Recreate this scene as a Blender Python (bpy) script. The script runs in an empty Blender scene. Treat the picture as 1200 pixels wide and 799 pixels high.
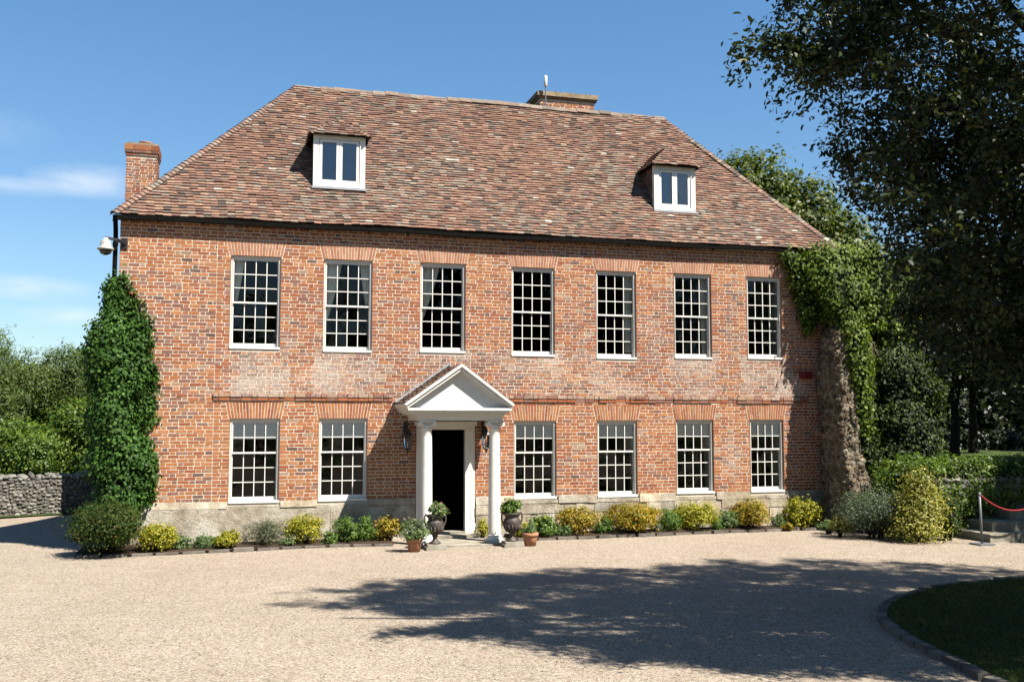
import bpy, math, random
import numpy as np
from mathutils import Vector, Matrix, noise as mnoise

sc = bpy.context.scene
COL = sc.collection
R = math.radians

# ------------------------------------------------------------------ camera, light, exposure
cam_d = bpy.data.cameras.new('camera')
cam_d.sensor_width = 36.0
cam_d.lens = 35.01
cam_d.clip_start = 0.1
cam_d.clip_end = 2000
cam = bpy.data.objects.new('camera', cam_d)
COL.objects.link(cam)
cam.location = (0, -20.8, 2.4)
cam.rotation_euler = (R(90 + 4.73), 0, R(-15.40))
sc.camera = cam

SUN = Vector((0.86, -1.0, 1.76)).normalized()          # towards the sun
sun_d = bpy.data.lights.new('sun', 'SUN')
sun_d.energy = 5.0
sun_d.angle = R(0.53)
sun_d.color = (1.0, 0.94, 0.84)
sun = bpy.data.objects.new('sun', sun_d)
COL.objects.link(sun)
sun.rotation_euler = (-SUN).to_track_quat('-Z', 'Y').to_euler()
sun.location = SUN * 60

world = bpy.data.worlds.new('World')
sc.world = world
world.use_nodes = True
wt = world.node_tree
wn, wl = wt.nodes, wt.links
sky = wn.new('ShaderNodeTexSky')
sky.sky_type = 'NISHITA'
sky.sun_disc = False
sky.sun_elevation = math.asin(SUN.z)
sky.sun_rotation = math.atan2(SUN.x, SUN.y)
sky.altitude = 50
sky.air_density = 1.0
sky.dust_density = 0.3
sky.ozone_density = 1.6
SKY_STRENGTH = 0.050
EXPOSURE = 1.72
sc.view_settings.view_transform = 'Standard'
sc.view_settings.look = 'None'
sc.view_settings.gamma = 1.0
sc.view_settings.exposure = EXPOSURE


def wmath(op, a, b=None, c=None, clamp=False):
    n = wn.new('ShaderNodeMath'); n.operation = op; n.use_clamp = clamp
    for i, v in enumerate((a, b, c)):
        if v is None: continue
        if isinstance(v, (int, float)): n.inputs[i].default_value = v
        else: wl.new(v, n.inputs[i])
    return n.outputs[0]


def wdot(vec, d):
    n = wn.new('ShaderNodeVectorMath'); n.operation = 'DOT_PRODUCT'
    wl.new(vec, n.inputs[0]); n.inputs[1].default_value = d
    return n.outputs['Value']


def build_world():
    tc = wn.new('ShaderNodeTexCoord')
    dirv = tc.outputs['Generated']
    mp = wn.new('ShaderNodeMapping'); wl.new(dirv, mp.inputs[0]); mp.inputs['Scale'].default_value = (14, 14, 34)
    nz = wn.new('ShaderNodeTexNoise'); nz.inputs['Scale'].default_value = 1.6
    nz.inputs['Detail'].default_value = 6; nz.inputs['Roughness'].default_value = 0.55
    wl.new(mp.outputs[0], nz.inputs['Vector'])
    total = None
    # small clouds low in the sky: direction, half width, half height, density
    for d, a, b, s in (((-0.131, 0.9664, 0.2212), .060, .018, .75), ((-0.1933, 0.9583, 0.2106), .07, .010, .38),
                       ((-0.1861, 0.9749, 0.1219), .070, .013, .62), ((-0.150, 0.9831, 0.0981), .050, .012, .52),
                       ((-0.21, 0.96, 0.262), .05, .02, .16), ((0.62, 0.77, 0.14), .09, .02, .5), ((-.75, .6, .2), .2, .04, .6),
                       ((-.5, -.8, .3), .3, .07, .6), ((.5, -.8, .2), .3, .05, .5)):
        D = Vector(d).normalized(); rt = D.cross(Vector((0, 0, 1))).normalized(); up = rt.cross(D)
        x = wmath('DIVIDE', wdot(dirv, rt), a); y = wmath('DIVIDE', wdot(dirv, up), b)
        r2 = wmath('ADD', wmath('MULTIPLY', x, x), wmath('MULTIPLY', y, y))
        fall = wmath('SUBTRACT', 1.0, wmath('SQRT', r2), clamp=True)
        front = wmath('GREATER_THAN', wdot(dirv, D), 0.0)
        m = wmath('MULTIPLY', wmath('MULTIPLY', fall, front), s * 1.9)
        total = m if total is None else wmath('ADD', total, m)
    k = wmath('MULTIPLY', wmath('SUBTRACT', nz.outputs['Fac'], 0.22), 1.9, clamp=True)
    mask = wmath('MULTIPLY', total, k, clamp=True)
    mask = wmath('MULTIPLY', mask, 0.62)
    tint = wn.new('ShaderNodeMix'); tint.data_type = 'RGBA'; tint.blend_type = 'MULTIPLY'; tint.inputs['Factor'].default_value = 1
    elev = wmath('MULTIPLY', wmath('SUBTRACT', wdot(dirv, (0, 0, 1)), .02), 2.6, clamp=True)
    tcol = wn.new('ShaderNodeMix'); tcol.data_type = 'RGBA'; wl.new(elev, tcol.inputs['Factor'])
    tcol.inputs['A'].default_value = (0.74, 0.80, 0.85, 1); tcol.inputs['B'].default_value = (0.62, 0.92, 1.06, 1)
    wl.new(sky.outputs[0], tint.inputs['A']); wl.new(tcol.outputs['Result'], tint.inputs['B'])
    mx = wn.new('ShaderNodeMix'); mx.data_type = 'RGBA'
    wl.new(mask, mx.inputs['Factor']); wl.new(tint.outputs['Result'], mx.inputs['A'])
    mx.inputs['B'].default_value = (6.2, 6.5, 7.0, 1)
    bg = wn['Background']; bg.inputs['Strength'].default_value = SKY_STRENGTH
    wl.new(mx.outputs['Result'], bg.inputs['Color'])


build_world()
sc.render.engine = 'CYCLES'
sc.cycles.use_denoising = True
sc.cycles.max_bounces = 7
sc.cycles.diffuse_bounces = 3
sc.cycles.glossy_bounces = 3
sc.cycles.transmission_bounces = 3
sc.cycles.transparent_max_bounces = 8
sc.cycles.caustics_reflective = False
sc.cycles.caustics_refractive = False

# ------------------------------------------------------------------ helpers
rng = random.Random(7)
nrng = np.random.default_rng(11)
ORIG = {}          # world origin of every object that can be a parent


def reg(o, loc):
    ORIG[o.name] = Vector(loc)
    return o


def tag(o, label=None, cat=None, group=None, kind=None):
    if label: o['label'] = label
    if cat: o['category'] = cat
    if group: o['group'] = group
    if kind: o['kind'] = kind
    return o


def thing(name, label, cat, loc=(0, 0, 0), group=None):
    o = bpy.data.objects.new(name, None)
    o.empty_display_size = .2
    COL.objects.link(o); o.location = loc
    reg(o, loc)
    return tag(o, label, cat, group)


def link_mesh(name, me, parent, origin):
    o = bpy.data.objects.new(name, me)
    COL.objects.link(o)
    if parent is not None:
        o.parent = parent
        o.location = Vector(origin) - ORIG[parent.name]
    else:
        o.location = origin
    reg(o, origin)
    return o


class MB:
    """collects faces; build() links them as ONE mesh object"""

    def __init__(self): self.v = []; self.f = []; self.c = []; self.m = []

    def add(self, vs, fs, col=None, mi=0):
        b = len(self.v); self.v += [tuple(p) for p in vs]
        for f in fs:
            self.f.append(tuple(b + i for i in f)); self.c.append(col or (1, 1, 1, 0)); self.m.append(mi)

    def quad(self, a, b, c, d, col=None, mi=0): self.add((a, b, c, d), ((0, 1, 2, 3),), col, mi)

    def hexa(self, p, col=None, mi=0, back=True):
        fs = [(0, 1, 5, 4), (1, 2, 6, 5), (2, 3, 7, 6), (3, 0, 4, 7), (4, 5, 6, 7)]
        if back: fs.append((3, 2, 1, 0))
        self.add(p, fs, col, mi)

    def box(self, x0, x1, y0, y1, z0, z1, col=None, mi=0):
        self.hexa([(x0, y0, z0), (x1, y0, z0), (x1, y1, z0), (x0, y1, z0), (x0, y0, z1), (x1, y0, z1), (x1, y1, z1), (x0, y1, z1)], col, mi)

    def bar(self, a, b, w, h, up=(0, 0, 1), col=None, mi=0):
        a = Vector(a); b = Vector(b); d = (b - a).normalized(); u = Vector(up)
        s = d.cross(u).normalized(); u = s.cross(d).normalized()
        p = []
        for q in (a, b):
            for i, j in ((-1, -1), (1, -1), (1, 1), (-1, 1)): p.append(q + s * (w / 2 * i) + u * (h / 2 * j))
        self.add(p, [(3, 2, 1, 0), (4, 5, 6, 7), (0, 1, 5, 4), (1, 2, 6, 5), (2, 3, 7, 6), (3, 0, 4, 7)], col, mi)

    def tube(self, pts, rad, n=8, col=None, mi=0, cap=True):
        pts = [Vector(p) for p in pts]
        if not isinstance(rad, (list, tuple)): rad = [rad] * len(pts)
        vs = []; prev = None
        for i, p in enumerate(pts):
            d = (pts[min(i + 1, len(pts) - 1)] - pts[max(i - 1, 0)])
            if d.length < 1e-6: d = Vector((0, 0, 1))
            d.normalize()
            if prev is None:
                s = d.cross(Vector((0.31, 0.2, 0.93)))
                if s.length < .05: s = d.cross(Vector((1, 0, 0)))
            else: s = prev - d * prev.dot(d)
            s.normalize(); prev = s; t = d.cross(s)
            for k in range(n):
                a = 2 * math.pi * k / n
                vs.append(p + (s * math.cos(a) + t * math.sin(a)) * rad[i])
        fs = []
        for i in range(len(pts) - 1):
            for k in range(n):
                k2 = (k + 1) % n
                fs.append((i * n + k, i * n + k2, (i + 1) * n + k2, (i + 1) * n + k))
        if cap:
            fs.append(tuple(range(n - 1, -1, -1))); fs.append(tuple((len(pts) - 1) * n + k for k in range(n)))
        self.add(vs, fs, col, mi)

    def lathe(self, prof, n=24, c=(0, 0, 0), col=None, mi=0):
        vs = []; fs = []
        for r, z in prof:
            for k in range(n):
                a = 2 * math.pi * k / n
                vs.append((c[0] + r * math.cos(a), c[1] + r * math.sin(a), c[2] + z))
        for i in range(len(prof) - 1):
            for k in range(n):
                k2 = (k + 1) % n
                fs.append((i * n + k, i * n + k2, (i + 1) * n + k2, (i + 1) * n + k))
        fs.append(tuple(range(n - 1, -1, -1))); fs.append(tuple((len(prof) - 1) * n + k for k in range(n)))
        self.add(vs, fs, col, mi)

    def build(self, name, mat, parent=None, origin=None, smooth=False):
        if origin is None: origin = ORIG[parent.name] if parent is not None else (0, 0, 0)
        O = Vector(origin)
        me = bpy.data.meshes.new(name)
        me.from_pydata([(p[0] - O.x, p[1] - O.y, p[2] - O.z) for p in self.v], [], self.f)
        for m in (mat if isinstance(mat, (list, tuple)) else (mat,)): me.materials.append(m)
        at = me.attributes.new('Col', 'FLOAT_COLOR', 'FACE')
        at.data.foreach_set('color', np.array([(c if len(c) == 4 else (*c, 0)) for c in self.c], dtype=np.float32).ravel())
        me.polygons.foreach_set('material_index', np.array(self.m, dtype=np.int32))
        if smooth: me.polygons.foreach_set('use_smooth', np.ones(len(self.f), dtype=bool))
        me.update()
        return link_mesh(name, me, parent, origin)


def copy_tree(o, parent=None):
    c = o.copy(); COL.objects.link(c); c.parent = parent
    for ch in list(o.children): copy_tree(ch, c)
    return c


def smoothstep(a, b, x):
    t = max(0., min(1., (x - a) / (b - a))); return t * t * (3 - 2 * t)


def fbm(x, y, z=0.0, o=3):
    return mnoise.fractal(Vector((x, y, z)), 1.0, 2.0, o)


# ------------------------------------------------------------------ materials
ALBEDO = 0.43      # scales the colour lists below to real reflectances


class NT:
    def __init__(self, name):
        self.m = bpy.data.materials.new(name); self.m.use_nodes = True
        self.t = self.m.node_tree; self.n = self.t.nodes; self.l = self.t.links
        self.b = self.n['Principled BSDF']; self.out = self.n['Material Output']

    def new(self, t, **k):
        n = self.n.new(t)
        for a, b in k.items(): setattr(n, a, b)
        return n

    def put(self, sock, v):
        if hasattr(v, 'is_output'): self.l.new(v, sock)
        else: sock.default_value = v

    def math(self, op, a, b=None, clamp=False):
        n = self.new('ShaderNodeMath', operation=op, use_clamp=clamp)
        self.put(n.inputs[0], a)
        if b is not None: self.put(n.inputs[1], b)
        return n.outputs[0]

    def coord(self, scale=(1, 1, 1)):
        tc = self.new('ShaderNodeTexCoord'); mp = self.new('ShaderNodeMapping')
        self.l.new(tc.outputs['Object'], mp.inputs[0]); mp.inputs['Scale'].default_value = scale
        return mp.outputs[0]

    def noise(self, scale, detail=4, rough=.55, vec=None):
        n = self.new('ShaderNodeTexNoise'); n.inputs['Scale'].default_value = scale
        n.inputs['Detail'].default_value = detail; n.inputs['Roughness'].default_value = rough
        self.l.new(vec if vec is not None else self.coord(), n.inputs['Vector'])
        return n.outputs['Fac']

    def voro(self, scale, feature='F1', vec=None, rand=1.0):
        n = self.new('ShaderNodeTexVoronoi', feature=feature); n.inputs['Scale'].default_value = scale
        n.inputs['Randomness'].default_value = rand
        self.l.new(vec if vec is not None else self.coord(), n.inputs['Vector'])
        return n

    def ramp(self, fac, stops, interp='LINEAR'):
        n = self.new('ShaderNodeValToRGB'); n.color_ramp.interpolation = interp
        e = n.color_ramp.elements
        while len(e) < len(stops): e.new(.5)
        for i, (p, c) in enumerate(stops):
            e[i].position = p; e[i].color = (*c, 1) if len(c) == 3 else c
        self.put(n.inputs[0], fac)
        return n.outputs[0]

    def mix(self, fac, a, b, blend='MIX'):
        n = self.new('ShaderNodeMix', data_type='RGBA', blend_type=blend)
        self.put(n.inputs['Factor'], fac)
        for s, v in (('A', a), ('B', b)):
            if isinstance(v, tuple) and len(v) == 3: v = (*v, 1)
            self.put(n.inputs[s], v)
        return n.outputs['Result']

    def bump(self, h, strength=.5, dist=.01):
        n = self.new('ShaderNodeBump'); n.inputs['Strength'].default_value = strength
        n.inputs['Distance'].default_value = dist; self.put(n.inputs['Height'], h)
        self.l.new(n.outputs[0], self.b.inputs['Normal'])
        return n

    def base(self, c, rough=.8, spec=.3):
        if isinstance(c, tuple) and len(c) == 3: c = (*c, 1)
        c = self.mix(1.0, c, (ALBEDO, ALBEDO, ALBEDO), 'MULTIPLY')
        self.put(self.b.inputs['Base Color'], c); self.put(self.b.inputs['Roughness'], rough)
        self.b.inputs['Specular IOR Level'].default_value = spec
        return self


def simple(name, c, rough=.6, spec=.4, var=.12, scale=12, bump=.15, metal=0.0, dist=.004):
    m = NT(name)
    n = m.noise(scale, 5, .6)
    lo = tuple(x * (1 - var) for x in c); hi = tuple(x * (1 + var) for x in c)
    m.base(m.ramp(n, [(.3, lo), (.7, hi)]), rough, spec)
    m.b.inputs['Metallic'].default_value = metal
    if bump: m.bump(m.noise(scale * 4, 4), bump, dist)
    return m.m


def mat_brick(name='brick_surface', lime=(.82, .74, .65)):
    m = NT(name)
    at = m.new('ShaderNodeAttribute', attribute_name='Col')
    n1 = m.noise(48, 5, .7); n2 = m.noise(24, 7, .75); n3 = m.noise(1.3, 3)
    c = m.mix(1.0, at.outputs['Color'], m.ramp(n1, [(.28, (.55, .52, .50)), (.72, (1.36, 1.34, 1.32))]), 'MULTIPLY')
    k = m.math('ADD', n2, at.outputs['Alpha'])
    k = m.math('MULTIPLY', m.math('SUBTRACT', k, .74), 4.0, True)
    c = m.mix(m.math('MULTIPLY', k, .78), c, lime)
    dark = m.math('MULTIPLY', m.math('SUBTRACT', m.noise(23, 5, .7), .62), 6, True)
    c = m.mix(m.math('MULTIPLY', dark, .6), c, (.10, .075, .06))
    m.base(c, .92, .12)
    m.bump(n1, .55, .006)
    return m.m


def mat_mortar():
    m = NT('lime_mortar')
    c = m.ramp(m.noise(9, 6, .65), [(.3, (.66, .57, .44)), (.5, (.94, .84, .69)), (.8, (1.10, 1.01, .88))])
    m.base(c, .95, .1); m.bump(m.noise(60, 4), .6, .006)
    return m.m


def mat_tile():
    m = NT('clay_roof_tile')
    at = m.new('ShaderNodeAttribute', attribute_name='Col')
    n1 = m.noise(24, 4, .65)
    c = m.mix(1.0, at.outputs['Color'], m.ramp(n1, [(.25, (.62, .62, .62)), (.75, (1.3, 1.27, 1.22))]), 'MULTIPLY')
    li = m.math('MULTIPLY', m.math('SUBTRACT', m.noise(8, 7, .75), .56), 7, True)
    c = m.mix(m.math('MULTIPLY', li, .45), c, (.40, .36, .29))
    m.base(c, .9, .15); m.bump(n1, .5, .006)
    return m.m


def mat_stone(name, lo, mid, hi, sc1=2.2, bump=.5, dark=.35):
    m = NT(name)
    at = m.new('ShaderNodeAttribute', attribute_name='Col')
    n = m.noise(sc1, 7, .68)
    c = m.ramp(n, [(.28, lo), (.5, mid), (.72, hi)])
    c = m.mix(1.0, c, at.outputs['Color'], 'MULTIPLY')
    k = m.math('MULTIPLY', m.math('SUBTRACT', m.noise(6.5, 6, .75), .56), 6, True)
    c = m.mix(m.math('MULTIPLY', k, dark), c, (.07, .065, .055))
    k2 = m.math('MULTIPLY', m.math('SUBTRACT', m.noise(15, 5, .7), .6), 7, True)
    c = m.mix(m.math('MULTIPLY', k2, .5), c, (.62, .58, .48))
    m.base(c, .93, .12)
    h = m.math('ADD', m.noise(30, 5, .7), m.math('MULTIPLY', n, 1.5))
    m.bump(h, bump, .02)
    return m.m


def mat_leaf(name, cols, trans=.3, rough=.5, spec=.25):
    m = NT(name)
    g = m.new('ShaderNodeNewGeometry')
    n = len(cols)
    c = m.ramp(g.outputs['Random Per Island'], [(i / (n - 1), x) for i, x in enumerate(cols)])
    big = m.noise(1.1, 3)
    c = m.mix(1.0, c, m.ramp(big, [(.3, (.72, .74, .72)), (.7, (1.25, 1.22, 1.1))]), 'MULTIPLY')
    m.base(c, rough, spec)
    tr = m.new('ShaderNodeBsdfTranslucent')
    tc = m.mix(1.0, c, (1.0, 1.05, .4), 'MULTIPLY')
    m.l.new(tc, tr.inputs[0])
    mx = m.new('ShaderNodeMixShader'); mx.inputs[0].default_value = trans
    m.l.new(m.b.outputs[0], mx.inputs[1]); m.l.new(tr.outputs[0], mx.inputs[2])
    m.l.new(mx.outputs[0], m.out.inputs['Surface'])
    return m.m


def mat_glass(name='window_glass', tint=(.93, .95, .95), refl=1.0):
    m = NT(name)
    m.n.remove(m.b)
    tr = m.new('ShaderNodeBsdfTransparent'); tr.inputs[0].default_value = (*tint, 1)
    gl = m.new('ShaderNodeBsdfGlossy'); gl.inputs['Roughness'].default_value = .02
    fr = m.new('ShaderNodeFresnel'); fr.inputs['IOR'].default_value = 1.42
    bp = m.new('ShaderNodeBump'); bp.inputs['Strength'].default_value = .12; bp.inputs['Distance'].default_value = .02
    m.l.new(m.noise(5, 2), bp.inputs['Height'])
    m.l.new(bp.outputs[0], gl.inputs['Normal'])
    mx = m.new('ShaderNodeMixShader')
    m.l.new(m.math('MULTIPLY', fr.outputs[0], 1.0 * refl, True), mx.inputs[0]); m.l.new(tr.outputs[0], mx.inputs[1]); m.l.new(gl.outputs[0], mx.inputs[2])
    m.l.new(mx.outputs[0], m.out.inputs['Surface'])
    return m.m


def mat_gravel():
    m = NT('gravel_surface')
    vec = m.coord()
    v1 = m.voro(80, vec=vec); v2 = m.voro(36, vec=vec)
    sep = m.new('ShaderNodeSeparateColor'); m.l.new(v1.outputs['Color'], sep.inputs[0])
    sep2 = m.new('ShaderNodeSeparateColor'); m.l.new(v2.outputs['Color'], sep2.inputs[0])
    pal = [(0, (.02, .018, .016)), (.09, (.10, .07, .05)), (.15, (.33, .20, .125)), (.26, (.42, .33, .25)), (.5, (.56, .47, .38)), (.72, (.66, .575, .48)), (.9, (.86, .79, .70)), (1, (1.1, 1.06, 1.0))]
    c = m.ramp(sep.outputs[0], pal)
    c2 = m.ramp(sep2.outputs[1], [(0, (.03, .026, .022)), (.05, (.16, .11, .08)), (.13, (.45, .36, .28)), (.6, (.55, .46, .37)), (.93, (.64, .56, .47)), (1, (.80, .75, .68))])
    c = m.mix(.42, c, c2)
    big = m.noise(.35, 5, .6); mid = m.noise(2.2, 5, .65)
    c = m.mix(1.0, c, m.ramp(big, [(.3, (.90, .875, .83)), (.7, (1.03, 1.015, .985))]), 'MULTIPLY')
    c = m.mix(1.0, c, m.ramp(mid, [(.3, (.93, .92, .90)), (.7, (1.06, 1.06, 1.06))]), 'MULTIPLY')
    m.base(c, .95, .1)
    h = m.math('SUBTRACT', 1.0, v1.outputs['Distance'])
    h2 = m.math('ADD', h, m.math('MULTIPLY', m.noise(3.0, 3), 1.2))
    m.bump(h2, .8, .012)
    return m.m


def mat_grass(name, a, b):
    m = NT(name)
    c = m.ramp(m.noise(1.2, 6, .7), [(.3, a), (.7, b)])
    c = m.mix(1.0, c, m.ramp(m.noise(90, 3, .7), [(.3, (.6, .6, .6)), (.7, (1.3, 1.3, 1.2))]), 'MULTIPLY')
    m.base(c, .95, .1); m.bump(m.noise(120, 3), .8, .02)
    return m.m


def mat_white(name, c=(.74, .72, .68)):
    m = NT(name)
    n = m.noise(3.5, 6, .7)
    col = m.ramp(n, [(.25, tuple(x * .82 for x in c)), (.5, c), (.8, tuple(x * 1.06 for x in c))])
    k = m.math('MULTIPLY', m.math('SUBTRACT', m.noise(26, 6, .75), .60), 8, True)
    col = m.mix(m.math('MULTIPLY', k, .5), col, (.34, .29, .23))
    k2 = m.math('MULTIPLY', m.math('SUBTRACT', m.noise(1.7, 5, .7), .50), 3, True)
    col = m.mix(m.math('MULTIPLY', k2, .35), col, tuple(x * .62 for x in (c[0], c[1] * .97, c[2] * .9)))
    m.base(col, .5, .35); m.bump(m.noise(40, 4), .2, .003)
    return m.m


M_BRICK = mat_brick(); M_MORTAR = mat_mortar(); M_TILE = mat_tile()
M_PLINTH = mat_stone('plinth_stone', (.34, .28, .20), (.64, .56, .44), (.95, .89, .77), 2.8, 1.0, .6)
M_STEP = mat_stone('step_stone', (.26, .235, .19), (.46, .42, .34), (.66, .61, .52), 3.0, .5, .3)
M_FLINT = mat_stone('flint_stone', (.13, .125, .12), (.27, .26, .24), (.46, .44, .40), 5.0, .9, .4)
def mat_rubble():
    m = NT('rubble_masonry')
    at = m.new('ShaderNodeAttribute', attribute_name='Col')
    w = m.new('ShaderNodeVectorMath', operation='ADD'); m.l.new(m.coord(), w.inputs[0])
    nz = m.new('ShaderNodeTexNoise'); nz.inputs['Scale'].default_value = 3.5; m.l.new(m.coord(), nz.inputs['Vector'])
    sc_ = m.new('ShaderNodeVectorMath', operation='SCALE'); m.l.new(nz.outputs['Color'], sc_.inputs[0]); sc_.inputs['Scale'].default_value = .22
    m.l.new(sc_.outputs[0], w.inputs[1])
    mp = m.new('ShaderNodeMapping'); mp.inputs['Scale'].default_value = (1, 1, 1.5); m.l.new(w.outputs[0], mp.inputs[0])
    v = m.voro(7.5, vec=mp.outputs[0]); e = m.voro(7.5, 'DISTANCE_TO_EDGE', vec=mp.outputs[0])
    sp = m.new('ShaderNodeSeparateColor'); m.l.new(v.outputs['Color'], sp.inputs[0])
    c = m.ramp(sp.outputs[0], [(0, (.12, .10, .08)), (.3, (.27, .225, .17)), (.6, (.40, .34, .26)), (.85, (.52, .47, .38)), (1, (.30, .30, .29))])
    c = m.mix(m.ramp(e.outputs['Distance'], [(.02, (1, 1, 1)), (.10, (0, 0, 0))]), c, (.42, .355, .265))
    c = m.mix(1.0, c, m.ramp(m.noise(14, 6, .7), [(.25, (.5, .48, .44)), (.75, (1.35, 1.32, 1.25))]), 'MULTIPLY')
    c = m.mix(1.0, c, at.outputs['Color'], 'MULTIPLY')
    k = m.math('MULTIPLY', m.math('SUBTRACT', m.noise(2.6, 6, .7), .5), 5, True)
    c = m.mix(m.math('MULTIPLY', k, .6), c, (.085, .085, .045))
    m.base(c, .95, .1)
    h = m.math('ADD', m.math('MULTIPLY', m.math('MINIMUM', e.outputs['Distance'], .12), 5.0), m.math('MULTIPLY', m.noise(30, 5, .7), .5))
    m.bump(h, 1.0, .05)
    return m.m


M_RUIN = mat_rubble()
M_OLDRUIN = mat_stone('ruin_stone', (.07, .058, .042), (.27, .22, .16), (.50, .43, .33), 6.5, 1.0, .8)
M_KERB = mat_stone('kerb_stone', (.14, .12, .10), (.24, .21, .18), (.34, .31, .27), 4.0, .6, .3)
M_WHITE = mat_white('white_paint', (1.18, 1.15, 1.07)); M_OLDWHITE = mat_white('weathered_white_paint', (1.2, 1.16, 1.06))
M_COLW = mat_white('portico_paint', (1.28, 1.24, 1.14))
M_GLASS = mat_glass(); M_DGLASS = mat_glass('dormer_glass', (.6, .65, .75), 4.5)
M_BLACK = simple('black_iron', (.012, .012, .013), .45, .5, .2)
M_GUTTER = simple('black_gutter_paint', (.010, .009, .008), .9, .05, .3)
M_LEAD = simple('lead_sheet', (.48, .50, .53), .55, .5, .2, 6)
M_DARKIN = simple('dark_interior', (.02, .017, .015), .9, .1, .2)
M_INWALL = simple('near_black_room', (.045, .04, .034), .9, .1, .1)  # room walls coloured near black to stand in for unlit depth
M_BLIND = simple('blind_cloth', (1.9, 1.9, 1.82), .9, .1, .06)
M_CURT = simple('curtain_cloth', (1.7, 1.58, 1.3), .9, .1, .1)
M_SHUT = simple('shutter_paint', (1.8, 1.7, 1.4), .6, .3, .06)
M_TERRA = simple('terracotta', (.62, .30, .17), .85, .2, .25, 9)
M_URN = simple('urn_lead', (.085, .065, .055), .6, .4, .4, 14, .3)
M_CAMW = simple('camera_housing', (.62, .61, .54), .4, .5, .04)
M_RED = simple('alarm_red', (.30, .012, .018), .4, .5, .1)
M_ROPE = simple('rope_red', (.42, .03, .04), .8, .2, .2, 60)
M_STEEL = simple('post_steel', (.22, .23, .25), .5, .4, .1)
M_BARK = simple('bark', (.045, .036, .028), .95, .1, .4, 14, .8, dist=.03)
M_SOIL = simple('bed_soil', (.085, .058, .04), .95, .1, .4, 25, .8, dist=.02)
M_GRAVEL = mat_gravel()
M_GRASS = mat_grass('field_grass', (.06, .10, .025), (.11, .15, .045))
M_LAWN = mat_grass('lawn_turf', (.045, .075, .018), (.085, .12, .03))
M_IVYCORE = simple('ivy_stems', (.012, .018, .008), .95, .1, .3)

L_HOLM = mat_leaf('evergreen_leaf', [(.014, .026, .012), (.026, .045, .018), (.045, .072, .026), (.10, .115, .04)], .16, .45, .2)
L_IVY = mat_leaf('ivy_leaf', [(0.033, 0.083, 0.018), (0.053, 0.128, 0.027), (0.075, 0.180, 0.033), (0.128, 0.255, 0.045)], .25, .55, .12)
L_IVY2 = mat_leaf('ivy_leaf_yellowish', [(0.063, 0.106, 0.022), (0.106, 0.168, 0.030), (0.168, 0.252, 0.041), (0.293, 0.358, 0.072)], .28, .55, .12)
L_IVY3 = mat_leaf('ivy_leaf_shaded', [(0.014, 0.026, 0.007), (0.024, 0.043, 0.010), (0.042, 0.066, 0.014), (0.144, 0.192, 0.042)], .25, .55, .12)  # darker ivy copy, with the tree shade put into its leaf colour
L_GOLD = mat_leaf('golden_leaf', [(0.150, 0.196, 0.018), (0.330, 0.346, 0.026), (0.540, 0.496, 0.044), (0.720, 0.630, 0.074)], .25, .55, .2)
L_AMBER = mat_leaf('amber_leaf', [(0.150, 0.180, 0.023), (0.374, 0.330, 0.030), (0.570, 0.420, 0.044), (0.630, 0.330, 0.060)], .25, .55, .2)
L_BOX = mat_leaf('box_leaf', [(.022, .05, .010), (.045, .095, .018), (.075, .14, .028), (.16, .12, .04)], .22, .55, .12)
L_HERB = mat_leaf('herb_leaf', [(0.094, 0.156, 0.055), (0.156, 0.250, 0.094), (0.235, 0.344, 0.140), (0.312, 0.423, 0.204)], .25, .6, .2)
L_GREEN = mat_leaf('shrub_leaf', [(0.068, 0.135, 0.025), (0.118, 0.220, 0.043), (0.186, 0.321, 0.060), (0.287, 0.423, 0.085)], .28, .5, .25)
L_LAV = mat_leaf('lavender_leaf', [(0.074, 0.113, 0.053), (0.134, 0.180, 0.083), (0.210, 0.240, 0.134), (0.240, 0.196, 0.240)], .2, .6, .2)
L_SILV = mat_leaf('silver_leaf', [(0.068, 0.103, 0.062), (0.110, 0.158, 0.097), (0.166, 0.221, 0.138), (0.235, 0.289, 0.193)], .2, .55, .25)
L_VAR = mat_leaf('variegated_leaf', [(0.101, 0.140, 0.019), (0.304, 0.304, 0.037), (0.569, 0.531, 0.127), (0.759, 0.708, 0.253)], .25, .5, .25)
L_WILLOW = mat_leaf('willow_leaf', [(0.070, 0.117, 0.034), (0.109, 0.172, 0.047), (0.156, 0.226, 0.065), (0.218, 0.281, 0.094)], .3, .6, .2)
L_BROAD = mat_leaf('broad_leaf', [(0.054, 0.116, 0.019), (0.093, 0.178, 0.024), (0.155, 0.257, 0.034), (0.265, 0.325, 0.046)], .3, .5, .25)
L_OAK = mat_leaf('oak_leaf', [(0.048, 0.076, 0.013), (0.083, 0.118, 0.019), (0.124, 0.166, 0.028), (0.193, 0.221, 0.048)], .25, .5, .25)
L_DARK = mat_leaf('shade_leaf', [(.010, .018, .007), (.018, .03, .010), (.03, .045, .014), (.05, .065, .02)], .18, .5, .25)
L_BLOOM = mat_leaf('bloom', [(.5, .12, .22), (.6, .25, .35), (.62, .5, .45)], .2, .6, .2)

# ------------------------------------------------------------------ foliage
BLADE = np.array([(-.5, 0), (-.12, -.5), (.30, -.36), (.5, 0), (.30, .36), (-.12, .5)])


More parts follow.
